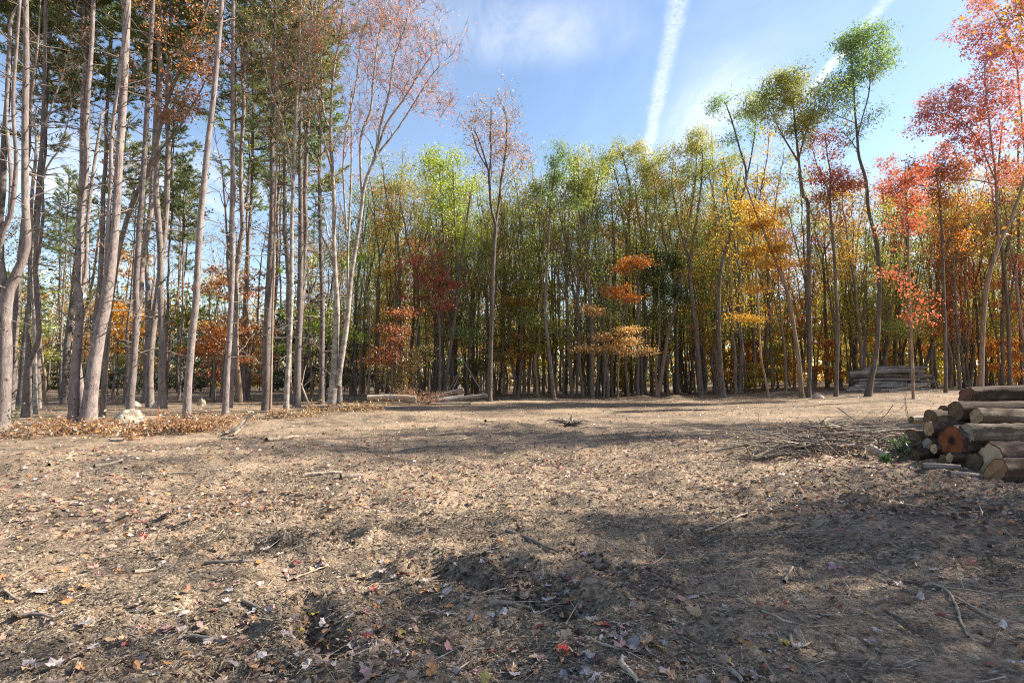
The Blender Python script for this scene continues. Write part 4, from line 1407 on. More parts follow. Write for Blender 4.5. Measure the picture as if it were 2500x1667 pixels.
for (x, y) in scatter(20, (-40, 820), (36, 66), 2.0):
    place(SAP, int(RNG.integers(3)), x, y, rnd(.9, 1.7), '@sapling', 'saplings among the pines',
          {'crown': {0: pickmat({'orange': 3, 'gold': 2, 'tan': 3, 'olive': 3, 'crimson': 1, 'green_yel': 1})}})
for (x, y) in scatter(16, (20, 860), (44, 74), 2.2):
    place(HARD, (1, 2, 4, 5)[int(RNG.integers(4))], x, y, rnd(.55, .85), '@autumn hardwood', 'hardwoods behind the pine stand',
          {'crown': {0: pickmat({'orange': 2, 'tan': 3, 'olive': 3, 'green_yel': 2, 'locust': 1})}})
# layered orange sprays between the pines
for (px, y, h) in ((525, 32, 1.15), (610, 34, 1.3), (570, 38, 1.35)):
    x = (px - CX) / FPX * y
    place(SAP, 1, x, y, h, '@tall maple sapling with flat sprays', 'orange saplings between the pines', {'crown': {0: M['orange'] if px < 560 else M['tan']}})
# centre
for (x, y) in scatter(70, (850, 1820), (40, 52), .8):
    place(HARD, int(RNG.choice(6, p=[.26, .2, .12, .22, .08, .12])), x, y, rnd(.88, 1.12), '@slim hardwood', 'front rows of the far treeline, centre',
          {'trunk': {0: pickmat(BARKS)}, 'crown': {0: pickmat({'locust': 5, 'locust_green': 3, 'olive': 1, 'gold': 2, 'tan': 1, 'green_yel': 3, 'yellow': 1})}}, tilt=.06)
for (x, y) in scatter(66, (830, 1850), (52, 78), 1.0):
    place(HARD, int(RNG.integers(6)), x, y, rnd(.88, 1.12), '@dim hardwood', 'deep woods, centre',
          {'crown': {0: pickmat({'locust': 3, 'green_yel': 3, 'olive': 2, 'gold': 3, 'yellow': 2, 'orange': 1})}}, tilt=.06)
for (x, y) in scatter(30, (860, 1860), (41, 62), 1.0):
    place(SAP, int(RNG.integers(3)), x, y, rnd(.7, 1.5), '@sapling', 'saplings under the far treeline, centre',
          {'crown': {0: pickmat({'gold': 4, 'olive': 3, 'yellow': 4, 'orange': 2, 'green': 2, 'tan': 1})}})
# right
for (x, y) in scatter(62, (1780, 2620), (41, 54), 1.0):
    place(HARD, int(RNG.choice(6, p=[.2, .15, .2, .15, .2, .1])), x, y, rnd(.86, 1.1), '@hardwood', 'front rows of the treeline, right',
          {'trunk': {0: pickmat(BARKS)}, 'crown': {0: pickmat({'locust': 4, 'orange': 2, 'gold': 2, 'red': 1, 'pink': 1, 'olive': 2, 'yellow': 2, 'green_yel': 3})}}, tilt=.06)
for (x, y) in scatter(50, (1780, 2700), (54, 82), 1.3):
    place(HARD, int(RNG.integers(6)), x, y, rnd(.8, 1.05), '@dim hardwood', 'deep woods, right',
          {'crown': {0: pickmat({'yellow': 3, 'orange': 3, 'gold': 4, 'olive': 2, 'locust': 2})}}, tilt=.06)
for (x, y) in scatter(48, (1800, 2650), (43, 68), 1.0):
    place(SAP, int(RNG.integers(3)), x, y, rnd(.8, 1.6), '@sapling', 'saplings under the treeline, right',
          {'crown': {0: pickmat({'yellow': 5, 'gold': 4, 'orange': 2, 'green_yel': 2})}})
# crowded slim stems that fill the lower half of the wood
for (n, fx, fy, ws) in ((100, (840, 1830), (40.5, 60), {'locust': 3, 'olive': 2, 'gold': 2, 'green_yel': 2}), (48, (1800, 2560), (42, 60), {'gold': 3, 'orange': 2, 'yellow': 3, 'locust': 2}), (44, (-60, 860), (30, 58), {'olive': 3, 'tan': 2, 'locust': 1})):
    for (x, y) in scatter(n, fx, fy, .5):
        place(POLE, int(RNG.integers(4)), x, y, rnd(.75, 1.15), '@slim stem', 'crowded slim stems in the wood', {'trunk': {0: pickmat(BARKS)}, 'crown': {0: pickmat(ws)}}, tilt=.09)
# woods that close the clearing on the right, beyond the picture edge; the sun comes through them
for (x, y, i, sc) in ((11.5, 7.2, 4, .72), (17.2, 8.4, 2, .95), (18.2, 10.6, 4, 1.0), (20.5, 9.6, 2, 1.0), (22.5, 11.9, 0, 1.0), (13.5, 8.2, 4, .85), (15.5, 3.2, 2, .9), (20, 5.2, 4, 1.0), (12.5, 5.5, 4, .75), (26.5, 6, 2, 1.05), (16.5, 6.0, 2, .92), (21, 8.0, 1, 1.0), (24.5, 9.3, 4, 1.05),
                      (21.5, 20.0, 2, 1.45), (25.5, 21.07, 2, 1.5), (29.5, 22.15, 2, 1.5), (29, 8.0, 2, 1.05), (23, 4.0, 4, 1.05), (27.5, 22.5, 2, 1.0), (30, 24.5, 4, 1.15), (19, 1.0, 1, .95), (27, 0, 2, 1.0), (34, 4, 1, 1.05), (15, -3, 4, .9), (33, 7, 4, 1.1)):
    place(HARD, i, x, y, sc, 'hardwood at the right edge of the clearing beside the near log pile, outside the picture', 'trees beyond the right picture edge', {'crown': {0: pickmat({'orange': 1, 'red': 1, 'gold': 1})}})


# far woods that read as one mass
def far_woods():
    rng = np.random.default_rng(5)
    b = MB()
    n = 520
    th = np.radians(rng.uniform(-52, 52, n))
    rr = rng.uniform(84, 130, n)
    for t, r in zip(th, rr):
        x, y = r * math.sin(t), r * math.cos(t)
        h = rng.uniform(9, 15)
        P = np.array([[x, y, 0], [x + rng.normal() * .3, y, h * .5], [x + rng.normal() * .5, y, h]])
        b.tube(P, [rng.uniform(.1, .2), .1, .04], 5, 0, False)
    k = 120000
    th = np.radians(rng.uniform(-54, 54, k))
    rr = rng.uniform(84, 135, k)
    cl = rng.integers(0, 2600, k)
    ct = np.radians(rng.uniform(-54, 54, 2600))
    cr = rng.uniform(80, 128, 2600)
    cz = 12.5 * rng.random(2600) ** 1.7
    C = np.column_stack([cr[cl] * np.sin(ct[cl]), cr[cl] * np.cos(ct[cl]), cz[cl]]) + rng.normal(size=(k, 3)) * np.array([1.9, 1.9, 1.1])
    C[:, 2] = np.maximum(C[:, 2], .15)
    right = (C[:, 0] / C[:, 1] > .35)
    pick = rng.random(k)
    left = (C[:, 0] / C[:, 1] < -.32)
    mi = np.where(right, np.where(pick < .45, 1, np.where(pick < .75, 2, 3)), np.where(left, np.where(pick < .5, 4, np.where(pick < .75, 3, 2)), np.where(pick < .36, 3, np.where(pick < .46, 2, 4))))  # centre mixes in dark needle colour, painting in the shade inside the wood
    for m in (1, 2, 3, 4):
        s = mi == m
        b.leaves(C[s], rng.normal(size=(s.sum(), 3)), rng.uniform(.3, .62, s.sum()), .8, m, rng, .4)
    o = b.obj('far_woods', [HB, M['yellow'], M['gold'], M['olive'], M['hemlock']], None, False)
    tag(o, 'far-off autumn woods closing the view behind all the trees', 'woods', None, 'stuff')


far_woods()


# ------------------------------------------------------------------ logs
def cut_mat(name, pale, dark, rot=None):
    m, t = new_mat(name)
    tc = t.n('ShaderNodeTexCoord')
    v = t.mapping(tc.outputs['Object'], scale=(0, 1, 1))
    w = t.n('ShaderNodeTexWave', wave_type='RINGS', rings_direction='X',
            ins={'Vector': v, 'Scale': 24.0, 'Distortion': 3.0, 'Detail': 3.0, 'Detail Scale': 1.2})
    col = t.mix(t.math('MULTIPLY', w.outputs['Fac'], .55), pale, dark)
    ns = t.noise(v, 14, 4, .6)
    col = t.mix(t.ramp(ns, [(0.45, 0.0), (0.7, .45)]), col, tuple(c * .55 for c in dark))
    sp = t.n('ShaderNodeSeparateXYZ', ins={0: v})
    an = t.math('ARCTAN2', sp.outputs[1], sp.outputs[2])
    cr = t.noise(t.n('ShaderNodeCombineXYZ', ins={0: t.math('MULTIPLY', an, 3.0), 1: 0.0, 2: 0.0}).outputs[0], 2.2, 3, .8)
    col = t.mix(t.math('MULTIPLY', t.ramp(cr, [(.60, 0.0), (.66, 1.0)]), .7), col, tuple(c * .25 for c in dark))
    big = t.noise(v, 4.5, 3, .6)
    col = t.mix(t.ramp(big, [(.42, 0.0), (.68, .7)]), col, tuple(c * .6 for c in dark))
    if rot:
        ln = t.n('ShaderNodeVectorMath', operation='LENGTH', ins={0: v}).outputs['Value']
        f = t.ramp(t.math('ADD', ln, t.math('MULTIPLY', t.math('SUBTRACT', ns, .5), .12)), [(0.045, 1.0), (0.09, 0.0)])
        col = t.mix(f, col, rot)
    p = t.n('ShaderNodeBsdfPrincipled', ins={'Base Color': col, 'Roughness': .85, 'Specular IOR Level': .2})
    bp = t.n('ShaderNodeBump', ins={'Strength': .25, 'Distance': .01, 'Height': w.outputs['Fac']})
    t.t.links.new(bp.outputs[0], p.inputs['Normal'])
    finish(t, p.outputs[0])
    return m


CUT = {'tan': cut_mat('cut_wood_tan', (.44, .30, .175), (.31, .195, .105)), 'orange': cut_mat('cut_wood_orange', (.36, .20, .10), (.23, .11, .05)),
       'rust': cut_mat('cut_wood_rust', (.27, .085, .033), (.155, .045, .02), (.02, .012, .008)), 'pale': cut_mat('cut_wood_pale', (.50, .375, .235), (.37, .255, .15)),
       'dark': cut_mat('cut_wood_dark', (.18, .12, .07), (.11, .07, .042)), 'red': cut_mat('cut_wood_red', (.22, .085, .055), (.12, .052, .035)),
       'grey': cut_mat('cut_wood_grey', (.36, .29, .22), (.22, .18, .14))}


def log(name, label, p0, direc, L, r0, r1, bark, cut, seed, group=None, bend=.03, sides=22, rough=.05, slant=0.0, squash=1.0, both=True, knots=2):
    """bark > knots, plus a sawn face at each end; local +X is the log's axis, origin at the near sawn end"""
    rng = np.random.default_rng(seed)
    d = Vector(direc).normalized()
    root = thing(name, label, 'log', p0, 0, group)
    root.rotation_euler = d.to_track_quat('X', 'Z').to_euler()
    n = max(8, int(L / .10)) if sides > 20 else max(8, int(L / .2))
    s = np.linspace(0, 1, n)
    cy = bend * L * np.sin(s * math.pi * rng.uniform(.8, 1.4)) * rng.choice([-1, 1])
    cz = bend * .5 * L * np.sin(s * math.pi) * rng.choice([-1, 1])
    cy -= cy[0]
    cz -= cz[0]
    ang = np.arange(sides) * 2 * math.pi / sides
    rr = np.linspace(r0, r1, n)[:, None] * np.ones(sides)[None]
    A = ang[None, :] * np.ones((n, 1))
    Sx = (s * L)[:, None] * np.ones((1, sides))
    # furrows along the grain and lumps
    u, v = np.cos(A) * 3.0 + seed, np.sin(A) * 3.0 + Sx * .6
    rr = rr * (1 + rough * 2.0 * fbm(u * .9, v * .9, 3, seed) + rough * .9 * vnoise(np.cos(A) * 7 + 40, np.sin(A) * 7 + Sx * .8, seed + 3) + rough * .5 * RNG.normal(size=A.shape) * .35)
    for _ in range(knots):
        ka, ks = rng.uniform(0, 6.28), rng.uniform(.1, .95)
        dd = np.hypot(((A - ka + math.pi) % (2 * math.pi) - math.pi) * r0, (Sx - ks * L)) / (r0 * .45)
        rr = rr + r0 * .22 * np.exp(-dd ** 2)
    X = Sx + slant * np.sin(A) * rr * np.linspace(1, 0, n)[:, None] ** 6
    V = np.stack([X, cy[:, None] + rr * np.cos(A), cz[:, None] + rr * np.sin(A) * squash], -1)
    b = MB()
    i = np.arange(n - 1)[:, None] * sides
    j = np.arange(sides)[None, :]
    k = (j + 1) % sides
    Q = np.stack([i + j, i + sides + j, i + sides + k, i + k], -1).reshape(-1, 4)
    b.add(V.reshape(-1, 3), Q[:, ::-1])
    for e, off in ((0, .012), (n - 1, -.012)):          # thickness of the bark seen at the sawn ends
        c = V[e].mean(axis=0)
        inn = c + (V[e] - c) * .9
        inn[:, 0] += off
        q = np.arange(sides)
        q2 = (q + 1) % sides
        F = np.stack([q, sides + q, sides + q2, q2], -1)
        b.add(np.concatenate([V[e], inn]), F[:, ::-1] if e == 0 else F)
    b.obj('bark', bark, root)

    def face(ring, off):
        c = ring.mean(axis=0)
        f = MB()
        mid = c + (ring - c) * .5
        mid[:, 0] += rng.normal(size=sides) * .004
        R1 = c + (ring - c) * .925
        VV = np.concatenate([[c], mid, R1])
        VV[:, 0] += off
        q = np.arange(sides)
        q2 = (q + 1) % sides
        f.add(VV, np.stack([np.zeros(sides, int), 1 + q, 1 + q2], -1))
        f.F.append((np.stack([1 + q, 1 + sides + q, 1 + sides + q2, 1 + q2], -1), 0))
        f.obj('cut_face', cut, root, False)
    face(V[0], .004)
    if both:
        face(V[-1], -.004)
    return root


LG, LP = M['log_bark'], M['log_pale']
NEAR = [  # label, px, py, radius px, depth, dx, dz, length, taper, bark, cut, slant, squash
    ('dark red-ended log lying on top of the near pile, split bark', 2358, 966, 21, 9.9, .06, .008, 4.6, 1.12, LG, 'red', .3, .95),
    ('rusty-ended log behind the pale one, upper left of the near pile', 2301, 1006, 18, 10.3, .05, 0, 3.2, 1.0, LG, 'red', .1, 1),
    ('pale-barked log with a clean tan end, upper right of the near pile', 2382, 1017, 19.5, 9.45, .02, .004, 4.4, 1.0, LP, 'tan', .0, 1),
    ('short knobbly stick-like log jutting out furthest left of the near pile', 2224, 1025, 9, 11.0, .1, .02, 1.9, 1.15, M['grey_wood'], 'dark', .2, 1),
    ('medium log with a fresh tan end on the left of the near pile', 2266, 1047, 18, 9.75, .04, 0, 3.4, 1.0, LG, 'tan', .05, 1),
    ('largest log end, rust-orange with a dark rotten heart', 2322, 1075, 36, 9.1, .05, 0, 4.2, .96, LG, 'rust', .15, 1),
    ('grey-ended log resting right against the rotten-hearted one', 2357, 1061, 25, 8.95, .03, .004, 4.4, 1.0, LP, 'grey', .15, 1),
    ('thin-edged grey log squeezed under the fresh tan end', 2263, 1083, 14, 9.7, .08, .0, 3.0, 1.0, LG, 'grey', .1, 1),
    ('small round log with a bright pale end, lower left of the near pile', 2279, 1095, 12, 9.35, .05, .0, 2.8, 1.0, LG, 'pale', .0, 1),
    ('small log end poking out below the rotten-hearted log', 2317, 1117, 11, 8.9, .12, -.0, 2.6, 1.0, LG, 'tan', .1, 1),
    ('dark mossy log at the foot of the near pile under the small poking end', 2302, 1121, 13, 9.15, .06, 0, 3.2, 1.0, LG, 'dark', .1, 1),
    ('shaded olive-ended log between the rotten log and the big pale one', 2376, 1137, 22, 8.75, .04, 0, 4.0, 1.0, LG, 'dark', .1, 1),
    ('dim log end tucked in the shadow under the middle of the near pile', 2346, 1125, 17, 9.0, .04, 0, 3.6, 1.0, LG, 'dark', .1, 1),
    ('big log with a broad pale slanted cut, low right of the near pile', 2411, 1124, 38, 8.55, .04, .0, 4.4, .98, LG, 'pale', .35, 1.02),
    ('front log with an orange-brown cut end, lowest right of the near pile', 2430, 1150, 30, 8.1, .0, .0, 4.6, 1.03, LG, 'orange', .45, .95),
    ('dark log half sunk in the bank on the left foot of the near pile', 2232, 1112, 15, 9.6, .25, .0, 1.4, 1.0, LG, 'dark', .1, 1),
]
for i, (lab, px, py, rp, D, dx, dz, L, tp, bk, ct, slant, sq) in enumerate(NEAR):
    r = rp * D / FPX
    p = pix(px, py, D)
    g = zat(p[0], p[1])
    p[2] = max(p[2], g + r * .72)
    log('log', lab, p, (1, dx + rnd(-.06, .06), dz + rnd(-.012, .012)), L, r, r * tp, bk, CUT[ct], 40 + i, 'logs in the near pile', .012, slant=slant + rnd(-.12, .12), squash=sq * rnd(.92, 1.06), rough=.13, sides=30, knots=4)
# hidden logs that carry the stack
for i, (x, y, z, r, L) in enumerate(((7.5, 9.3, .30, .24, 4.0), (7.4, 9.9, .62, .2, 4.0), (7.6, 9.0, .22, .2, 4.0), (7.2, 10.4, .28, .24, 3.6), (7.5, 9.75, .92, .17, 3.8), (7.4, 10.2, .75, .17, 3.8), (7.3, 9.8, .25, .2, 3.8))):
    log('log', ('inner log behind the rotten-hearted end', 'inner log behind the fresh tan end', 'inner log behind the big pale slanted cut', 'rearmost bottom inner log of the near pile', 'inner log just under the dark red-ended top log', 'inner log just under the rusty-ended log', 'middle bottom inner log of the near pile')[i], (x, y, z + zat(x, y) * .5), (1, .04, 0), L, r, r, LG, CUT['dark'], 70 + i, 'inner logs of the near pile', .01, rough=.07)
# poles on the ground in front of the pile
for i, (a, b_, r, lab) in enumerate((((2252, 1143), (2345, 1152), .05, 'grey pole lying on the ground at the front foot of the near log pile'), ((2316, 1160), (2410, 1165), .04, 'thin pale pole half buried in front of the orange-ended log'))):
    P0, P1 = gpix(*a), gpix(*b_)
    P0[2] += r * .7
    P1[2] += r * .7
    log('log', lab, P0, P1 - P0, float(np.linalg.norm(P1 - P0)), r, r * .85, M['far_log'], CUT['dark'], 90 + i, 'poles by the near log pile', .03, 10, .06)

# far log pile
rng = np.random.default_rng(77)
WHERE = ['bottom', 'second', 'third', 'fourth', 'fifth', 'topmost']
FD = 42.0
fz = zat(*pix(2170, 965, FD)[:2])
for lay, cnt in enumerate((6, 5, 5, 4, 4, 3)):
    for k in range(cnt):
        D = FD + (k - cnt / 2) * .42 + rng.uniform(-.1, .1)
        x0 = pix(2078 + rng.uniform(-6, 22) + (22 if lay > 4 else 0), 960, D)[0]
        L = rng.uniform(4.6, 5.6) - (.8 if lay > 4 else 0)
        r = rng.uniform(.09, .21)
        z = fz + .13 + lay * .285 + rng.uniform(-.03, .03)
        tilt = rng.uniform(-.055, .055)
        row = 'front' if k == 0 else 'inner'
        log('log', f'{"weathered" if (k + lay) % 2 else "dark grey"} log in the {row} of the {WHERE[lay]} layer of the far log pile', (x0, D, z - L * .5 * tilt), (1, rng.uniform(-.05, .05), tilt), L, r, r * rng.uniform(.5, .95), M['far_log'], CUT['grey'], 120 + lay * 10 + k, 'logs in the far pile', .035, 10, .05)
for i, (a, b_, r, lab) in enumerate((((2072, 948), (2100, 944), .10, 'short log sticking out low left of the far log pile'), ((2066, 962), (2110, 952), .12, 'slanting log propped on the left foot of the far log pile'),
                                     ((2215, 941), (2262, 937), .08, 'pale thin log jutting from the right side of the far log pile'), ((2150, 958), (2262, 940), .10, 'long pale log slanting up across the front of the far pile'),
                                     ((2170, 967), (2300, 961), .07, 'long pale pole lying on the ground before the far log pile'))):
    D = 39.6 - i * .25
    P0, P1 = pix(*a, D), pix(*b_, D)
    for P in (P0, P1):
        P[2] = max(P[2], zat(P[0], P[1]) + r * .7)
    log('log', lab, P0, P1 - P0, float(np.linalg.norm(P1 - P0)), r, r * .8, M['grey_wood'] if i > 1 else M['far_log'], CUT['grey'], 160 + i, 'logs in the far pile', .02, 10, .05)

# fallen trunk and pole stack at the left end of the treeline
for i, (a, b_, D, r, r1, bend, bk, lab) in enumerate((
        ((897, 990), (1016, 984), 31.0, .15, .20, .05, M['grey_wood'], 'curved pale fallen trunk lying at the clearing edge, centre left'),
        ((1036, 980), (1131, 950), 33.0, .15, .12, .01, M['far_log'], 'upper log of the small stack, tilted up to the right'),
        ((1040, 984), (1132, 967), 32.4, .15, .13, .01, M['far_log'], 'middle log of the small stack beside the fallen trunk'),
        ((1044, 987), (1190, 965), 31.8, .13, .11, .012, M['far_log'], 'longest log of the small stack, reaching to the lone dark hardwood'),
        ((1048, 989), (1150, 985), 31.2, .08, .07, .01, M['grey_wood'], 'thin pole on the ground below the small log stack'),
        ((935, 1002), (1005, 1001), 27.5, .045, .03, .02, M['grey_wood'], 'thin pale stick in front of the fallen trunk'))):
    P0, P1 = pix(*a, D), pix(*b_, D)
    for P in (P0, P1):
        P[2] = max(P[2], zat(P[0], P[1]) + r * .6)
    if i == 0:
        P0[2] = zat(P0[0], P0[1]) + .35
        P1[2] = zat(P1[0], P1[1]) + .30
    log('log', lab, P0, P1 - P0, float(np.linalg.norm(P1 - P0)), r, r1, bk, CUT['grey'], 180 + i, 'logs at the clearing edge', bend, 12, .06)


# ------------------------------------------------------------------ sticks, poles, brush
def stick(name, label, pts, r0, r1, mat, group=None, seed=0, jag=.02, twigs=0, cat='branch', sides=6):
    rng = np.random.default_rng(seed)
    P = smooth_path(np.asarray(pts, float), max(6, len(pts) * 4))
    L = np.linalg.norm(np.diff(P, axis=0), axis=1).sum()
    P[1:-1] += rng.normal(size=(len(P) - 2, 3)) * jag * L / len(P)
    o0 = P[0].copy()
    b = MB()
    rad = np.linspace(r0, r1, len(P))
    b.tube(P - o0, rad, sides, 0, True, .05, rng)
    base = o0
    for _ in range(twigs):
        k = int(rng.integers(2, len(P) - 1))
        d = (P[k] - P[k - 1]) / (np.linalg.norm(P[k] - P[k - 1]) + 1e-9)
        d = d * .7 + rng.normal(size=3) * .6
        l = L * rng.uniform(.12, .35)
        Q = P[k] - o0 + d * l * np.linspace(0, 1, 4)[:, None] + rng.normal(size=(4, 3)) * .03 * l
        Q[0] = P[k] - o0
        b.tube(Q, np.linspace(rad[k] * .6, max(.002, r1 * .5), 4), 4, 0, False)
    o = b.obj(name, mat)
    o.location = base.tolist()
    return tag(o, label, cat, group)


GW, DT = M['grey_wood'], M['dead_twig']


def gz(p, dz=0.0):
    return np.array([p[0], p[1], zat(p[0], p[1]) + dz])


# leaning dead poles in the woods
for i, (a, b_, D, r, lab) in enumerate((((1188, 952), (1120, 860), 39, .06, 'bleached pole leaning left off the lone dark hardwood'), ((1095, 962), (1130, 893), 38, .05, 'dead pole leaning right over the small log stack'),
                                        ((756, 990), (729, 918), 28.5, .06, 'bleached pole leaning against the dark pine behind the orange-tipped maple'), ((1122, 905), (1085, 975), 41, .05, 'thin dead pole slanting behind the small log stack'))):
    P0, P1 = pix(*a, D), pix(*b_, D + .6)
    low = P0 if P0[2] < P1[2] else P1
    low[2] = zat(low[0], low[1])
    stick('leaning_pole', lab, [P0, (P0 + P1) / 2 + np.array([0, 0, -.05]), P1], r, r * .6, GW, 'leaning dead poles', i, .03, 3)

# brush pile at the right: traced branches (pixels, depth) then loose ones
BR = [([(1990, 1082), (2000, 1050), (2010, 1030), (2012, 1025)], 11.0, .045, 'pale forked stump branch standing upright in the brush pile'),
      ([(2002, 1060), (2008, 1035), (2025, 1020)], 11.0, .022, 'short white fork reaching up right in the brush pile'),
      ([(2008, 1034), (2070, 1045), (2140, 1052), (2240, 1060)], 11.2, .022, 'long dark branch running from the white fork to the log pile'),
      ([(2045, 995), (2080, 1020), (2118, 1048)], 11.5, .012, 'thin bare branch rising to the left above the brush pile'),
      ([(2180, 988), (2160, 1015), (2130, 1038)], 11.6, .010, 'thin bare branch rising to the right above the brush pile'),
      ([(2035, 1077), (2080, 1077), (2120, 1060), (2180, 1050), (2235, 1048)], 10.7, .038, 'thick pale branch curving through the middle of the brush pile'),
      ([(1890, 1078), (1930, 1082), (1990, 1084), (2045, 1093)], 10.6, .026, 'long straight pale branch along the front of the brush pile'),
      ([(1745, 1101), (1800, 1090), (1880, 1078), (1960, 1052), (2004, 1036)], 10.9, .020, 'longest dark branch arching out to the left tip of the brush pile'),
      ([(1835, 1103), (1870, 1095), (1900, 1085), (1915, 1082)], 10.3, .026, 'grey stick crossing low on the left of the brush pile'),
      ([(1822, 1090), (1830, 1105), (1845, 1114), (1860, 1110)], 10.0, .016, 'hooked pale twig at the front left of the brush pile'),
      ([(1842, 1115), (1880, 1100), (1930, 1075)], 10.1, .018, 'pale stick slanting up behind the hooked twig'),
      ([(1860, 1108), (1915, 1098), (1950, 1090)], 10.2, .020, 'straight pale stick low in the left half of the brush pile'),
      ([(1905, 1040), (1950, 1052), (1975, 1062)], 11.3, .010, 'thin twig lying across the back of the brush pile'),
      ([(2100, 1095), (2150, 1080), (2230, 1072)], 10.6, .022, 'dark limb lying below the thick pale branch'),
      ([(2165, 1078), (2185, 1092), (2195, 1105)], 10.2, .03, 'stubby grey stick slanting down beside the green seedling'),
      ([(1995, 1110), (2030, 1092), (2065, 1075)], 10.2, .014, 'thin curved twig in the front centre of the brush pile'),
      ([(2006, 1114), (2010, 1104), (2012, 1098)], 10.1, .012, 'tiny upright peg in the front centre of the brush pile'),
      ([(2160, 1040), (2230, 1052), (2260, 1058)], 11.0, .012, 'thin pale twig leading into the near log pile')]
for i, (pp, D, r, lab) in enumerate(BR):
    P = [pix(x, y, D + rnd(-.12, .12)) for x, y in pp]
    for p in P:
        p[2] = max(p[2], zat(p[0], p[1]) + r * .8)
    stick('branch', lab, P, r, r * .45, GW if 'pale' in lab or 'grey' in lab or 'white' in lab else DT, 'brush pile branches', 400 + i, .05, 3)
NB = 210
for i in range(NB):
    cx, cy = rnd(1850, 2230), 0
    D = rnd(10.0, 12.0)
    c = pix(cx, 1000, D)
    a = RNG.normal() * .45 + (math.pi if RNG.random() < .5 else 0)
    L = rnd(.35, 1.5)
    d = np.array([math.cos(a), math.sin(a) * .6, rnd(-.12, .18)])
    z = zat(c[0], c[1]) + rnd(.02, .42) * (1 - abs(cx - 2060) / 300)
    P0 = np.array([c[0], c[1], max(z, zat(c[0], c[1]) + .02)])
    P1 = P0 + d * L
    P1[2] = max(P1[2], zat(P1[0], P1[1]) + .01)
    r = rnd(.006, .022)
    side = ('far left', 'left', 'middle', 'right', 'far right')[min(4, int((cx - 1850) / 76))] + (' front' if D < 10.7 else (' back' if D > 11.4 else ' core'))
    stick('branch', f'{"long" if L > 1 else ("short" if L < .6 else "small")} {"pale" if i % 2 else "dark"} loose twig in the {side} of the brush pile', [P0, (P0 + P1) / 2 + RNG.normal(size=3) * .05, P1], r, r * .4, GW if i % 2 else DT, 'loose twigs in the brush pile', 500 + i, .06, 2)
# short logs and root clump in the brush
for i, (a, b_, D, r, bk, ct, lab) in enumerate((((2123, 1093), (2168, 1116), 9.9, .075, M['grey_wood'], 'dark', 'short round grey log at the front of the brush pile, dark cut end'),
                                               ((2060, 1062), (2093, 1058), 11.0, .055, LP, 'grey', 'short mossy log lying on the brush pile'),
                                               ((1985, 1100), (1996, 1068), 10.8, .10, M['hard_warm'], 'dark', 'brown broken stump standing in the brush pile'))):
    P0, P1 = pix(*a, D), pix(*b_, D - (.3 if i == 0 else 0))
    for P in (P0, P1):
        P[2] = max(P[2], zat(P[0], P[1]) + r * .5)
    if i == 2:
        P0[2] = zat(P0[0], P0[1]) - .05
    log('log', lab, P1, P0 - P1, float(np.linalg.norm(P1 - P0)), r, r * .95, bk, CUT[ct], 600 + i, None, .02, 14, .08)
# upright whips near the brush
for i, (pp, D, r, lab) in enumerate((([(2223, 1060), (2217, 1020), (2212, 985), (2213, 940), (2211, 915)], 11.3, .012, 'tall thin bare whip standing at the left end of the near log pile'),
                                     ([(1857, 1080), (1853, 1040), (1850, 1000)], 10.9, .011, 'taller of two bare whips left of the brush pile'),
                                     ([(1856, 1080), (1848, 1055), (1840, 1024)], 10.8, .009, 'shorter leaning whip beside the taller bare whip'))):
    P = [pix(x, y, D) for x, y in pp]
    P[0][2] = zat(P[0][0], P[0][1]) - .03
    stick('bare_whip', lab, P, r, .003, DT, 'bare whips', 620 + i, .04, 3, 'sapling')

# fallen tree-tops with dried leaves along the foot of the pines


def leafy_brush(name, label, spots, D0, hgt, nbr, nlf, mat=M['dried'], tw=DT, seed=0, size=.10):
    rng = np.random.default_rng(seed)
    c = gpix(*spots[0])
    root = thing(name, label, 'brush', c, 0, None)
    bb, lb = MB(), MB()
    C = []
    w = (spots[1][0] - spots[0][0]) * c[1] / FPX
    for k in range(nbr):
        f = rng.random()
        x = c[0] + w * f
        y = c[1] + rng.normal() * .6
        z = zat(x, y)
        a = rng.uniform(0, 6.28)
        L = rng.uniform(.6, 1.7)
        el = rng.uniform(.0, .6)
        h = hgt * rng.uniform(.4, 1.0)
        s = np.linspace(0, 1, 5)[:, None]
        P = np.array([x, y, z + .03]) + np.array([math.cos(a) * L, math.sin(a) * .6 * L, 0]) * s + np.array([0, 0, 1]) * h * np.sin(s * 1.9) * math.sin(el + .3) + rng.normal(size=(5, 3)) * .05
        P[:, 2] = np.maximum(P[:, 2], z + .02)
        bb.tube(P - c, np.linspace(.016, .004, 5), 4, 0, False)
        u = rng.uniform(.2, 1, nlf)
        q = np.stack([np.interp(u, s[:, 0], P[:, i]) for i in range(3)], 1) + rng.normal(size=(nlf, 3)) * np.array([.14, .14, .10])
        q[:, 2] = np.maximum(q[:, 2], z + .02)
        C.append(q)
        kk = 6
        ii = rng.integers(1, 5, kk)
        bb.slivers(P[ii] - c, rng.normal(size=(kk, 3)) + np.array([0, 0, .5]), rng.uniform(.15, .4, kk), .005, 0, rng)
    C = np.concatenate(C) - c
    lb.leaves(C, rng.normal(size=(len(C), 3)) + np.array([0, 0, -.4]), size * rng.uniform(.7, 1.3, len(C)), .6, 0, rng, .1)
    tag(bb.obj('branchwork', tw, root), kind='stuff')
    tag(lb.obj('dried_foliage', mat, root, False), kind='stuff')
    return root


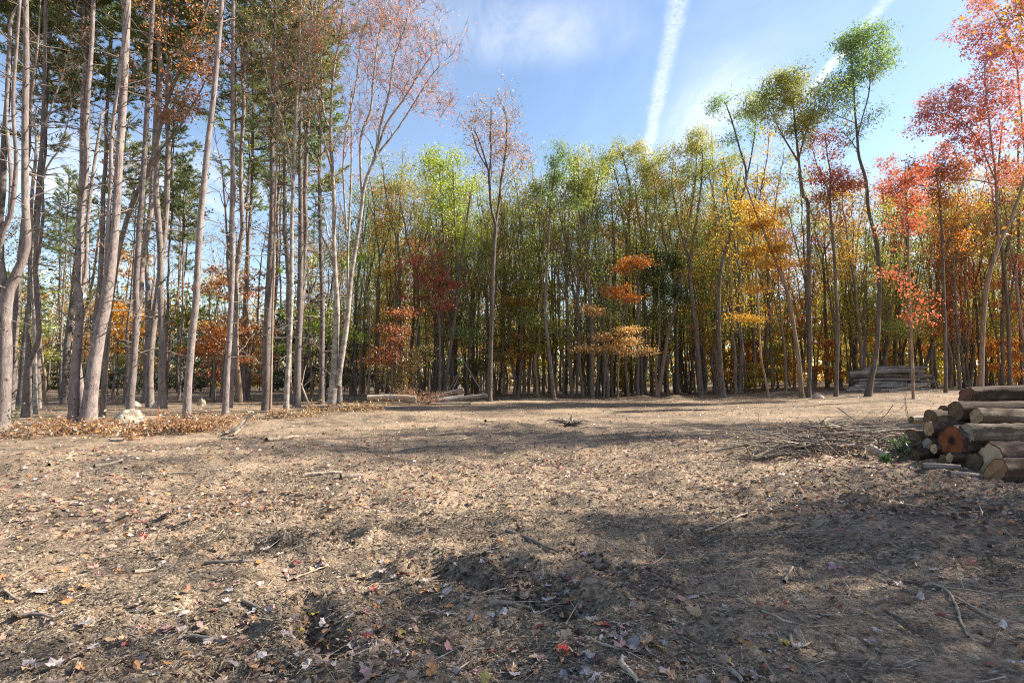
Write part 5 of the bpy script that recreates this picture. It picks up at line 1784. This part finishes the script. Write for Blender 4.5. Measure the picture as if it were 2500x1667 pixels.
leafy_brush('leafy_brush', 'brown-leaved brush heaped at the foot of the thickest pine', ((160, 1062), (240, 1062)), 17, .6, 20, 46, seed=1)
leafy_brush('leafy_brush', 'low brown-leaved brush spreading in front of the sunlit boulder', ((255, 1062), (350, 1058)), 17, .18, 8, 22, seed=2)
leafy_brush('leafy_brush', 'bushy brown-leaved brush around the clean straight pine', ((405, 1056), (465, 1054)), 18, .6, 20, 46, seed=3)
leafy_brush('leafy_brush', 'yellowish dried brush right of the clean straight pine', ((470, 1052), (525, 1048)), 18, .7, 11, 40, seed=4)
leafy_brush('leafy_brush', 'grey-brown brush under the broad dark pine', ((625, 1020), (690, 1018)), 23, .35, 9, 22, seed=5)
leafy_brush('leafy_brush', 'dark dried brush at the foot of the vase-shaped maple', ((720, 1016), (790, 1014)), 23, .4, 11, 22, seed=6)
leafy_brush('leafy_brush', 'thin twiggy brush between the vase-shaped maple and the fallen trunk', ((830, 1003), (900, 1000)), 26, .5, 18, 26, seed=7)
leafy_brush('leafy_brush', 'rust-brown twig tangle at the right end of the fallen trunk', ((1005, 988), (1050, 985)), 31, 1.3, 26, 30, seed=8)
leafy_brush('leafy_brush', 'low ragged brush at the left picture edge below the thick pine', ((-40, 1062), (20, 1062)), 16, .35, 10, 14, seed=9)
for i, (pp, r, lab) in enumerate((([(545, 1062), (575, 1048), (600, 1022), (618, 1005)], .06, 'bleached lichen-grey limb propped among the brush, right of the straight pine'),
                                  ([(570, 1064), (592, 1040), (612, 1012), (622, 1022)], .035, 'bent grey limb crossing the bleached limb in the brush'),
                                  ([(300, 1078), (278, 1084), (268, 1088)], .05, 'pale chunk of wood at the front of the brown brush'),
                                  ([(640, 1032), (690, 1030), (730, 1024)], .05, 'pale rotten limb lying before the broad dark pine'),
                                  ([(540, 1072), (570, 1078), (600, 1086)], .03, 'dark stick lying in front of the bent grey limb'))):
    g = gpix(*pp[0])
    P = []
    for (x, y) in pp:
        p = pix(x, y, g[1] + (0.4 if y < pp[0][1] - 15 else 0))
        p[2] = max(p[2], zat(p[0], p[1]) + r * .6)
        P.append(p)
    stick('dead_limb', lab, P, r, r * .6, GW, 'dead limbs at the foot of the pines', 700 + i, .05, 4)


leafy_brush('leafy_brush', 'dark heap of twigs and dead leaves under the brush pile', ((1900, 1098), (2150, 1092)), 10.5, .5, 75, 5, seed=10, size=.055)


# ------------------------------------------------------------------ boulders, stake, seedlings
def rock_mat():
    m, t = new_mat('boulder_stone')
    tc = t.n('ShaderNodeTexCoord')
    v = tc.outputs['Object']
    n1 = t.noise(v, 3.2, 6, .65, .4)
    n2 = t.noise(v, 12, 4, .6)
    col = t.ramp(n1, [(.35, (.24, .18, .12)), (.5, (.46, .37, .27)), (.68, (.60, .53, .44))])
    col = t.mix(t.ramp(n2, [(.58, 0.0), (.66, .8)]), col, (.10, .085, .07))
    p = t.n('ShaderNodeBsdfPrincipled', ins={'Base Color': col, 'Roughness': .9})
    bp = t.n('ShaderNodeBump', ins={'Strength': .6, 'Distance': .05, 'Height': t.math('ADD', n1, t.math('MULTIPLY', n2, .4))})
    t.t.links.new(bp.outputs[0], p.inputs['Normal'])
    finish(t, p.outputs[0])
    return m


M['rock'] = rock_mat()


def boulder(label, base, wpx, hpx, seed, D=None):
    rng = np.random.default_rng(seed)
    g = gpix(*base) if D is None else pix(*base, D)
    g[2] = zat(g[0], g[1])
    w = wpx * g[1] / FPX / 2 * .85
    h = hpx * g[1] / FPX
    nu, nv = 30, 16
    u = np.linspace(0, 2 * math.pi, nu, endpoint=False)
    v = np.linspace(-.35, math.pi / 2, nv)
    U, W = np.meshgrid(u, v)
    d = np.stack([np.cos(W) * np.cos(U), np.cos(W) * np.sin(U), np.sin(W)], -1)
    k = 1 + .38 * fbm(d[..., 0] * 1.6 + seed, d[..., 1] * 1.6 + d[..., 2] * 1.3, 3, seed) + .06 * fbm(d[..., 0] * 7, d[..., 1] * 7 + d[..., 2] * 5, 2, seed + 5)
    # flattened facets
    for _ in range(5):
        nn = rng.normal(size=3)
        nn[2] = abs(nn[2])
        nn /= np.linalg.norm(nn)
        dot = (d * nn).sum(-1)
        k = np.where(dot * k > .78, .78 / np.maximum(dot, .3) * .5 + k * .5, k)
    V = d * k[..., None] * np.array([w, w * .75, h])
    b = MB()
    i = np.arange(nv - 1)[:, None] * nu
    j = np.arange(nu)[None, :]
    kk = (j + 1) % nu
    b.add(V.reshape(-1, 3), np.stack([i + j, i + kk, i + nu + kk, i + nu + j], -1).reshape(-1, 4))
    o = b.obj('boulder', M['rock'])
    o.location = g.tolist()
    tag(o, label, 'boulder', 'boulders at the edge of the pines')


boulder('sunlit tan boulder behind the slim pine, largest of the boulders', (312, 1040), 104, 40, 3)
boulder('shaded grey boulder deeper in the pines, right of the sunlit one', (386, 997), 36, 22, 5)
boulder('small pale boulder among the dark trunks left of the narrow pale pine', (492, 990), 26, 20, 8)
boulder('low flat boulder just behind the sunlit one', (328, 991), 36, 12, 12)
boulder('low grey boulder at the foot of the far trunks, left of the far log pile', (1996, 972), 36, 12, 14)

m_, t_ = new_mat('orange_stake_paint')
tc_ = t_.n('ShaderNodeTexCoord')
p_ = t_.n('ShaderNodeBsdfPrincipled', ins={'Base Color': t_.mix(t_.noise(tc_.outputs['Object'], 20, 3), (.50, .13, .05), (.32, .09, .04)), 'Roughness': .7})
finish(t_, p_.outputs[0])
g = gpix(386, 1030)
b = MB()
hs = .62
b.tube(np.array([[0, 0, -.1], [.01, 0, .25], [.0, .01, .5], [.0, .01, hs]]), [.018, .018, .017, .002], 6, 0, False)
st = b.obj('survey_stake', m_)
st.location = g.tolist()
tag(st, 'thin orange stake stuck in the ground right of the sunlit boulder', 'stake')


def seedling(label, px, py, D, h, n, seed):
    rng = np.random.default_rng(seed)
    c = pix(px, py, D)
    c[2] = zat(c[0], c[1])
    root = thing('seedling', label, 'plant', c, 0, None)
    sb, lb = MB(), MB()
    for k in range(n):
        a = rng.uniform(0, 6.28)
        P = np.array([[0, 0, 0], [math.cos(a) * h * .12, math.sin(a) * h * .12, h * .5], [math.cos(a) * h * .3, math.sin(a) * h * .3, h * rng.uniform(.7, 1)]])
        sb.tube(P, [.006, .004, .002], 4, 0, False)
        u = rng.uniform(.25, 1, 16)
        q = np.stack([np.interp(u, [0, .5, 1], P[:, i]) for i in range(3)], 1) + rng.normal(size=(16, 3)) * .035
        lb.leaves(q, rng.normal(size=(16, 3)) + np.array([0, 0, .3]), rng.uniform(.05, .09, 16), .5, 0, rng, .3)
    tag(sb.obj('stem', M['dead_twig'], root), kind='stuff')
    lb.obj('foliage', M['plant'], root, False)


seedling('bright green seedling clump at the left foot of the near log pile', 2198, 1120, 9.7, .42, 9, 1)
seedling('small green seedling in the front centre of the brush pile', 1962, 1102, 10.4, .28, 7, 2)
seedling('tiny green sprout on the bank before the short round log', 2165, 1130, 9.3, .14, 5, 3)
seedling('pale green sprig at the left picture edge below the bowed pine', 28, 1060, 17.0, .8, 5, 4)

# torn root clump in the middle of the clearing
g = gpix(1392, 1036)
root = thing('root_clump', 'torn root clump with a pale splinter in the middle of the clearing', 'stump', g)
rng = np.random.default_rng(31)
rb = MB()
for k in range(26):
    a = rng.uniform(0, 6.28)
    L = rng.uniform(.3, .9)
    s = np.linspace(0, 1, 5)[:, None]
    P = np.array([math.cos(a), math.sin(a) * .7, 0]) * L * s + np.array([0, 0, 1]) * (.02 + .10 * np.sin(s * 2.4) * rng.uniform(.3, 1)) + rng.normal(size=(5, 3)) * .03
    rb.tube(P, np.linspace(.035, .006, 5), 5, 0, False)
tag(rb.obj('root', M['dead_twig'], root), kind='stuff')
sb = MB()
sb.tube(np.array([[.02, 0, 0], [.03, 0, .18], [.05, .01, .30]]), [.06, .045, .012], 6, 0, True, .1)
sb.obj('splinter', M['grey_wood'], root)


# ------------------------------------------------------------------ litter: chips, twigs, fallen leaves
def chip_mat():
    m, t = new_mat('wood_chips')
    geo = t.n('ShaderNodeNewGeometry')
    col = t.ramp(geo.outputs['Random Per Island'], [(0, (.085, .06, .042)), (.3, (.18, .132, .09)), (.6, (.28, .21, .146)), (.85, (.37, .29, .205)), (1, (.48, .395, .30))])
    p = t.n('ShaderNodeBsdfPrincipled', ins={'Base Color': col, 'Roughness': .9, 'Specular IOR Level': .2})
    finish(t, p.outputs[0])
    return m


def fallen_mat():
    m, t = new_mat('fallen_leaf_litter')
    geo = t.n('ShaderNodeNewGeometry')
    col = t.ramp(geo.outputs['Random Per Island'], [(0, (.12, .065, .045)), (.15, (.30, .17, .11)), (.3, (.31, .22, .18)), (.5, (.37, .295, .26)), (.62, (.39, .26, .19)), (.76, (.42, .23, .12)), (.89, (.48, .23, .09)), (.955, (.36, .11, .08)), (.99, (.55, .42, .10))], 'CONSTANT')
    d = t.n('ShaderNodeBsdfDiffuse', ins={0: col})
    tr = t.n('ShaderNodeBsdfTranslucent', ins={0: col})
    mx = t.n('ShaderNodeMixShader', ins={0: .2, 1: d.outputs[0], 2: tr.outputs[0]})
    g = t.n('ShaderNodeBsdfGlossy', ins={0: (1, 1, 1), 'Roughness': .4})
    m2 = t.n('ShaderNodeMixShader', ins={0: .05, 1: mx.outputs[0], 2: g.outputs[0]})
    finish(t, m2.outputs[0])
    return m


M['chip'] = chip_mat()
M['fallen'] = fallen_mat()


def wedge_pts(n, r0, r1, rng, p=1.0, a=46):
    th = np.radians(rng.uniform(-a, a, n))
    r = r0 + (r1 - r0) * rng.random(n) ** p
    return r * np.sin(th), r * np.cos(th)


def build_chips():
    rng = np.random.default_rng(91)
    b = MB()
    for (n, r0, r1, l0, l1, p) in ((130000, 2.3, 6.5, .008, .028, 1.15), (50000, 6, 13, .015, .042, 1.1)):
        x, y = wedge_pts(n, r0, r1, rng, p)
        # thinner on the bare wheel track and in torn soil
        dens = .35 + .65 * sstep(-.25, .15, fbm(x / 1.2, y / 1.2, 2, 55))
        tr = sstep(1.5, 2.3, x) * (1 - sstep(3.8, 4.8, y))
        keep = rng.random(n) < dens * (1 - .82 * tr)
        x, y = x[keep], y[keep]
        k = len(x)
        z = height(x, y) + .004
        a = rng.normal(size=k) * .9 + rng.choice([0.2, 2.6], k)
        el = rng.normal(size=k) * .18
        T = np.column_stack([np.cos(a) * np.cos(el), np.sin(a) * np.cos(el), np.sin(el)])
        L = rng.uniform(l0, l1, k) * rng.choice([1, 1, 1, 1.9], k)
        b.leaves(np.column_stack([x, y, z + np.abs(np.sin(el)) * L * .35]), T, L, rng.uniform(.16, .5, (k, 1)), 0, rng, 1.6)
    tag(b.obj('wood_chip_layer', M['chip'], None, False), 'layer of shredded wood chips covering the clearing floor', 'wood chips', None, 'stuff')


MAPLE = np.array([(0, 0), (.12, -.06), (.30, -.10), (.34, .04), (.50, .10), (.42, .24), (.46, .40), (.30, .42), (.17, .56), (.0, .76), (-.17, .56), (-.30, .42), (-.46, .40), (-.42, .24), (-.50, .10), (-.34, .04), (-.30, -.10), (-.12, -.06)])
OVAL = np.array([(0, -.45), (.16, -.28), (.23, 0), (.17, .28), (0, .52), (-.17, .28), (-.23, 0), (-.16, -.28)])
OAK = np.array([(0, -.5), (.06, -.42), (.2, -.32), (.12, -.2), (.3, -.06), (.16, .06), (.3, .22), (.15, .3), (.12, .46), (0, .54), (-.12, .46), (-.15, .3), (-.3, .22), (-.16, .06), (-.3, -.06), (-.12, -.2), (-.2, -.32), (-.06, -.42)])


def leaf_verts(shape, size, curl, cup, rng):
    """a lobed blade with a folded midrib and curled margin"""
    s = shape - shape.mean(axis=0)
    x, y = s[:, 0] * size, s[:, 1] * size
    z = cup * (x ** 2 + y ** 2) / size * 2.2 + curl * np.abs(x) * .8 + rng.normal(size=len(x)) * size * .05
    return np.column_stack([x, y, z])


def build_litter():
    rng = np.random.default_rng(92)
    b = MB()
    # near: lobed leaves
    n = 3000
    x, y = wedge_pts(n, 2.4, 13, rng, 1.25)
    w = .28 + .72 * sstep(-.1, .3, fbm(x / .9, y / .9, 2, 65)) + 1.3 * sstep(3.2, 5.2, x) * sstep(4.5, 6, y)
    w *= 1 - .55 * sstep(1.5, 2.3, x) * (1 - sstep(3.6, 4.6, y))
    keep = rng.random(n) < np.minimum(1, w)
    x, y = x[keep], y[keep]
    z = height(x, y)
    fan = {}
    for i in range(len(x)):
        sh = MAPLE if rng.random() < .72 else (OVAL if rng.random() < .7 else OAK)
        v = leaf_verts(sh, rng.uniform(.04, .085), rng.uniform(-.3, .7), rng.uniform(-.4, .6), rng)
        e = Euler((rng.normal() * .35, rng.normal() * .35, rng.uniform(0, 6.28)))
        v = v @ np.array(e.to_matrix()).T
        v = v + np.array([x[i], y[i], z[i] + .012 - min(0, v[:, 2].min()) * .7])
        k = len(v)
        c = v.mean(axis=0)
        q = np.arange(k)
        b.add(np.vstack([v, c]), np.stack([q, (q + 1) % k, np.full(k, k)], -1))
    # further off: simple blades, bigger ones stay readable at the size they have
    for (n, r0, r1, s0, s1) in ((9000, 7, 16, .05, .09), (12000, 13, 42, .06, .10)):
        x, y = wedge_pts(n, r0, r1, rng, 1.0)
        w = .3 + .7 * sstep(-.15, .3, fbm(x / 1.6, y / 1.6, 2, 66)) + 1.0 * sstep(3.5, 5.5, x) * sstep(4.5, 6, y) * (1 - sstep(12, 16, y))
        keep = rng.random(n) < np.minimum(1, w)
        x, y = x[keep], y[keep]
        k = len(x)
        b.leaves(np.column_stack([x, y, height(x, y) + .012]), np.column_stack([rng.normal(size=(k, 2)), rng.normal(size=k) * .35]), rng.uniform(s0, s1, k), .75, 0, rng, 1.0)
    tag(b.obj('leaf_litter', M['fallen'], None, False), 'scattered fallen leaves strewn over the whole clearing', 'leaf litter', None, 'stuff')
    # small twigs
    t = MB()
    n = 5200
    x, y = wedge_pts(n, 2.4, 24, rng, 1.2)
    a = rng.uniform(0, 6.28, n)
    t.slivers(np.column_stack([x, y, height(x, y) + .012]), np.column_stack([np.cos(a), np.sin(a), rng.normal(size=n) * .12]), rng.uniform(.06, .34, n), .0035, 0, rng)
    tag(t.obj('twig_litter', M['grey_wood'], None, False), 'fine broken twigs strewn among the chips', 'twigs', None, 'stuff')


def build_clods():
    """crumbled dark soil thrown up beside the gouges and in loose patches"""
    m, t = new_mat('dark_crumbled_soil')
    geo = t.n('ShaderNodeNewGeometry')
    col = t.ramp(geo.outputs['Random Per Island'], [(0, (.04, .028, .021)), (.5, (.085, .061, .044)), (1, (.18, .135, .095))])
    p = t.n('ShaderNodeBsdfPrincipled', ins={'Base Color': col, 'Roughness': .95, 'Specular IOR Level': .2})
    finish(t, p.outputs[0])
    rng = np.random.default_rng(95)
    pts = []
    for (x0, y0, x1, y1, w, n) in ((-.7, 4.85, .5, 4.0, .20, 800), (-.15, 4.95, .4, 4.35, .16, 350), (-1.4, 3.95, -.95, 3.25, .18, 350), (-2.7, 5.4, -1.5, 5.6, .18, 350), (-4.3, 6.3, -2.5, 6.5, .16, 350),
                                   (.55, 5.3, 1.2, 4.6, .12, 200), (3.5, 7.2, 6.5, 5.8, .6, 700), (3.0, 8.6, 6.0, 8.0, .5, 450)):
        u = rng.random(n)
        pts.append(np.column_stack([x0 + (x1 - x0) * u, y0 + (y1 - y0) * u]) + rng.normal(size=(n, 2)) * w)
    x, y = wedge_pts(1400, 2.4, 12, rng, 1.1)
    keep = fbm(x / .8, y / .8, 2, 81) > .12
    pts.append(np.column_stack([x[keep], y[keep]]))
    P = np.concatenate(pts)
    k = len(P)
    oc = np.array([(1, 0, 0), (-1, 0, 0), (0, 1, 0), (0, -1, 0), (0, 0, 1), (0, 0, -1)], float)
    fc = np.array([(0, 2, 4), (2, 1, 4), (1, 3, 4), (3, 0, 4), (2, 0, 5), (1, 2, 5), (3, 1, 5), (0, 3, 5)])
    sz = rng.uniform(.004, .015, k) * rng.choice([1, 1, 1, 1.9], k)
    V = oc[None] * (sz[:, None, None] * rng.uniform(.6, 1.4, (k, 6, 1))) + rng.normal(size=(k, 6, 3)) * sz[:, None, None] * .25
    V[:, :, 2] *= .7
    V = V + np.column_stack([P, height(P[:, 0], P[:, 1]) + sz * .3])[:, None, :]
    b = MB()
    b.add(V.reshape(-1, 3), (fc[None] + np.arange(k)[:, None, None] * 6).reshape(-1, 3))
    tag(b.obj('soil_clods', m, None, False), 'crumbled dark soil clods thrown up along the torn gouges', 'soil', None, 'stuff')


build_chips()
build_litter()
build_clods()

# the leaves that show largest, one object each
HUES = [('pale lilac-grey', (.44, .385, .375), 28), ('whitish pink', (.50, .40, .36), 24), ('tan', (.46, .30, .18), 20), ('dusty rose', (.50, .27, .24), 18), ('slate grey', (.24, .21, .21), 16),
        ('orange', (.48, .22, .08), 8), ('rust brown', (.30, .14, .075), 12), ('dark red', (.28, .07, .07), 6), ('yellow', (.56, .42, .08), 3)]


def one_leaf_mat(name, col):
    m, t = new_mat(name)
    tc = t.n('ShaderNodeTexCoord')
    oi = t.n('ShaderNodeObjectInfo')
    ns = t.noise(tc.outputs['Object'], 22, 4, .6)
    c = t.mix(t.ramp(ns, [(.35, 0.0), (.65, 1.0)]), tuple(v * .72 for v in col), tuple(min(.75, v * 1.12) for v in col))
    hv = t.n('ShaderNodeHueSaturation', ins={'Color': c})
    t.put(hv.inputs['Value'], t.math('ADD', t.math('MULTIPLY', oi.outputs['Random'], .35), .8))
    p = t.n('ShaderNodeBsdfPrincipled', ins={'Base Color': hv.outputs[0], 'Roughness': .65, 'Specular IOR Level': .3})
    finish(t, p.outputs[0])
    return m


HM = {h[0]: one_leaf_mat('fallen_leaf_' + h[0].replace(' ', '_').replace('-', '_'), h[1]) for h in HUES}
HM['scarlet'] = one_leaf_mat('fallen_leaf_scarlet', (.55, .03, .03))
rng = np.random.default_rng(93)
LM = []
for k in range(16):
    sh = (MAPLE, MAPLE, MAPLE, OVAL, OAK)[k % 5]
    v = leaf_verts(sh, 1.0, rng.uniform(-.5, .9), rng.uniform(-.5, .6), rng)
    q = np.arange(len(v))
    b = MB()
    b.add(np.vstack([v, v.mean(axis=0) + np.array([0, 0, -.03])]), np.stack([q, (q + 1) % len(v), np.full(len(v), len(v))], -1))
    if k % 5 < 3:
        b.tube(np.array([v[0], v[0] + np.array([.05, -.3, .03]), v[0] + np.array([.02, -.62, .10])]), [.012, .01, .008], 3, 0, False)
    LM.append((b.mesh('fallen_leaf', [HM['tan']], False), ('maple', 'maple', 'maple', 'oval', 'oak')[k % 5]))
tot = sum(h[2] for h in HUES)


def fallen_leaf(x, y, size, hue, k, label, group):
    o = link('fallen_leaf', LM[k][0])
    o.material_slots[0].link = 'OBJECT'
    o.material_slots[0].material = HM[hue]
    o.location = (x, y, zat(x, y) + .014 + size * .07)
    o.rotation_euler = (rng.normal() * .3, rng.normal() * .3, rng.uniform(0, 6.28))
    o.scale = (size, size, size)
    tag(o, label, 'leaf', group)


SPEC = [(1373, 1598, .08, 'scarlet', 0, 'single bright scarlet maple leaf near the bottom, right of centre'), (1795, 1562, .15, 'tan', 4, 'large tan oak leaf lying flat, bottom right of centre'),
        (1028, 1576, .075, 'yellow', 1, 'clear yellow leaf touching a lilac one, bottom centre'), (1348, 1563, .05, 'yellow', 3, 'small yellow oval leaf above the scarlet one'),
        (1368, 1500, .075, 'orange', 2, 'bright orange leaf below the torn gouge'), (930, 1544, .10, 'rust brown', 1, 'large rust-brown leaf standing on edge, left of bottom centre'),
        (738, 1545, .07, 'yellow', 3, 'yellow-green oval leaf bottom left of centre'), (1475, 1525, .09, 'dark red', 2, 'dark crimson maple leaf right of the torn gouge')]
for (px, py, s, hue, k, lab) in SPEC:
    g = gpix(px, py)
    fallen_leaf(g[0], g[1], s, hue, k, lab, None)
CL = [(rng.uniform(0, 2500), 1330 + 330 * rng.random() ** .8) for _ in range(34)]
CL += [(1000, 1570), (1120, 1500), (960, 1480), (1500, 1500), (1560, 1510), (2400, 1540), (1250, 1640), (700, 1600), (620, 1500)]
cnt = 0
for i in range(4000):
    if cnt >= 285:
        break
    if rng.random() < .7:
        q = CL[int(rng.integers(len(CL)))]
        px, py = q[0] + rng.normal() * 95, q[1] + rng.normal() * 30
    else:
        px, py = rng.uniform(-20, 2520), 1320 + 350 * rng.random() ** .8
    if not (-20 < px < 2520 and 1300 < py < 1680):
        continue
    if px > 1750 and rng.random() < .55:
        continue
    if vnoise(np.array([px / 130]), np.array([py / 60]), 71)[0] < -.12:
        continue
    g = gpix(px, py)
    u = rng.random() * tot
    for (nm, c, w) in HUES:
        u -= w
        if u <= 0:
            break
    k = int(rng.choice([0, 1, 2, 5, 6, 7, 10, 11, 12, 3, 8, 13, 4, 9]))
    side = ('at the left edge', 'well left', 'left of centre', 'in the centre', 'right of centre', 'well right', 'at the right edge')[min(6, max(0, int(px / 2500 * 7)))]
    row = 'at the bottom of the picture' if py > 1570 else ('in the foreground' if py > 1470 else ('just behind the foreground' if py > 1390 else 'towards the middle of the clearing'))
    fallen_leaf(g[0], g[1], rng.uniform(.045, .095), nm, k, f'{nm} fallen {LM[k][1]} leaf, {side}, {row}'.strip(), f'{nm} fallen leaves')
    cnt += 1

# sticks lying on the ground, traced
GR = [([(1020, 1424), (1075, 1410), (1120, 1396)], .012, 'dark straight stick lying left of the torn gouge'), ([(1195, 1480), (1240, 1478), (1298, 1492)], .018, 'grey-brown split stick just below the torn gouge'),
      ([(1235, 1298), (1290, 1318), (1330, 1338), (1362, 1352)], .016, 'crooked brown root lying above the torn gouge'), ([(1570, 1395), (1605, 1372), (1630, 1350)], .006, 'thin pale curved twig right of centre in the shade'),
      ([(1430, 1560), (1480, 1580), (1540, 1592)], .010, 'long thin stick in the lower right of centre'), ([(1515, 1625), (1540, 1650), (1560, 1675)], .018, 'thick grey stick cut by the bottom edge, right of centre'),
      ([(1915, 1425), (1925, 1405), (1935, 1388)], .016, 'short pale bent stick on the smooth track'), ([(2100, 1378), (2180, 1415), (2250, 1430)], .011, 'long brown stick on the smooth track, upper part'),
      ([(2270, 1428), (2310, 1442), (2335, 1480), (2345, 1520), (2365, 1560)], .011, 'grey root curving down across the smooth track'), ([(2330, 1460), (2390, 1495), (2440, 1520)], .010, 'stick crossing the curving grey root'),
      ([(1800, 1465), (1870, 1500), (1935, 1525)], .009, 'thin straight stick left of the smooth track'), ([(2155, 1490), (2200, 1515), (2240, 1550)], .009, 'thin dark stick in the middle of the smooth track'),
      ([(1780, 1640), (1800, 1655), (1815, 1675)], .016, 'grey stick pointing down at the bottom edge, right'), ([(1930, 1555), (1940, 1585), (1985, 1572)], .010, 'forked twig on the lower part of the smooth track'),
      ([(460, 1556), (500, 1562), (560, 1575)], .014, 'forked grey stick in the lower left'), ([(325, 1402), (370, 1396), (392, 1392)], .016, 'pale split stick in the left foreground'),
      ([(500, 1378), (580, 1376), (650, 1374)], .016, 'dark rotten stick in the left shade'), ([(595, 1472), (615, 1482), (635, 1492)], .016, 'short brown stick left of centre'),
      ([(700, 1420), (760, 1398), (800, 1384)], .008, 'thin twig slanting up left of centre'), ([(10, 1445), (30, 1462), (50, 1472)], .012, 'forked stick at the left edge of the foreground'),
      ([(45, 1508), (90, 1504), (125, 1512)], .014, 'flat dark bark piece in the lower left'), ([(745, 1165), (800, 1160), (835, 1158)], .035, 'pale half-rotten stick in the sunlit left of the clearing'),
      ([(832, 1168), (860, 1167), (885, 1166)], .045, 'dark chunk at the end of the pale half-rotten stick'), ([(650, 1078), (690, 1074), (728, 1067)], .05, 'bleached stick lying in sunlight below the pines'),
      ([(120, 1138), (165, 1120), (205, 1102)], .025, 'long bleached stick in sunlight, far left'), ([(230, 1142), (265, 1136), (300, 1126)], .03, 'broad bleached slab right of the long bleached stick'),
      ([(375, 1160), (430, 1158), (480, 1158)], .02, 'thin pale stick along the big shadow band, left'), ([(1070, 1082), (1110, 1078), (1140, 1072)], .03, 'pale stick in the sunlit middle of the clearing'),
      ([(1185, 1030), (1200, 1029), (1210, 1028)], .05, 'white slab of wood far off in the middle of the clearing'), ([(2060, 1420), (2075, 1450), (2060, 1462)], .007, 'hooked pale twig on the smooth track'),
      ([(1720, 1300), (1780, 1275), (1825, 1255)], .014, 'pale splintered stick at the shadow edge right of centre'), ([(2385, 1210), (2390, 1235), (2400, 1265)], .010, 'thin pale twig on the leafy bank below the log pile')]
for i, (pp, r, lab) in enumerate(GR):
    P = []
    for (x, y) in pp:
        g = gpix(x, y)
        g[2] += r * .8 + .006
        P.append(g)
    stick('ground_stick', lab, P, r, r * .55, (GW, DT, M['far_log'])[1 if 'dark' in lab or 'brown' in lab else 0], 'sticks on the clearing floor', 800 + i, .06, 1 if r < .02 else 0, 'stick', 7)
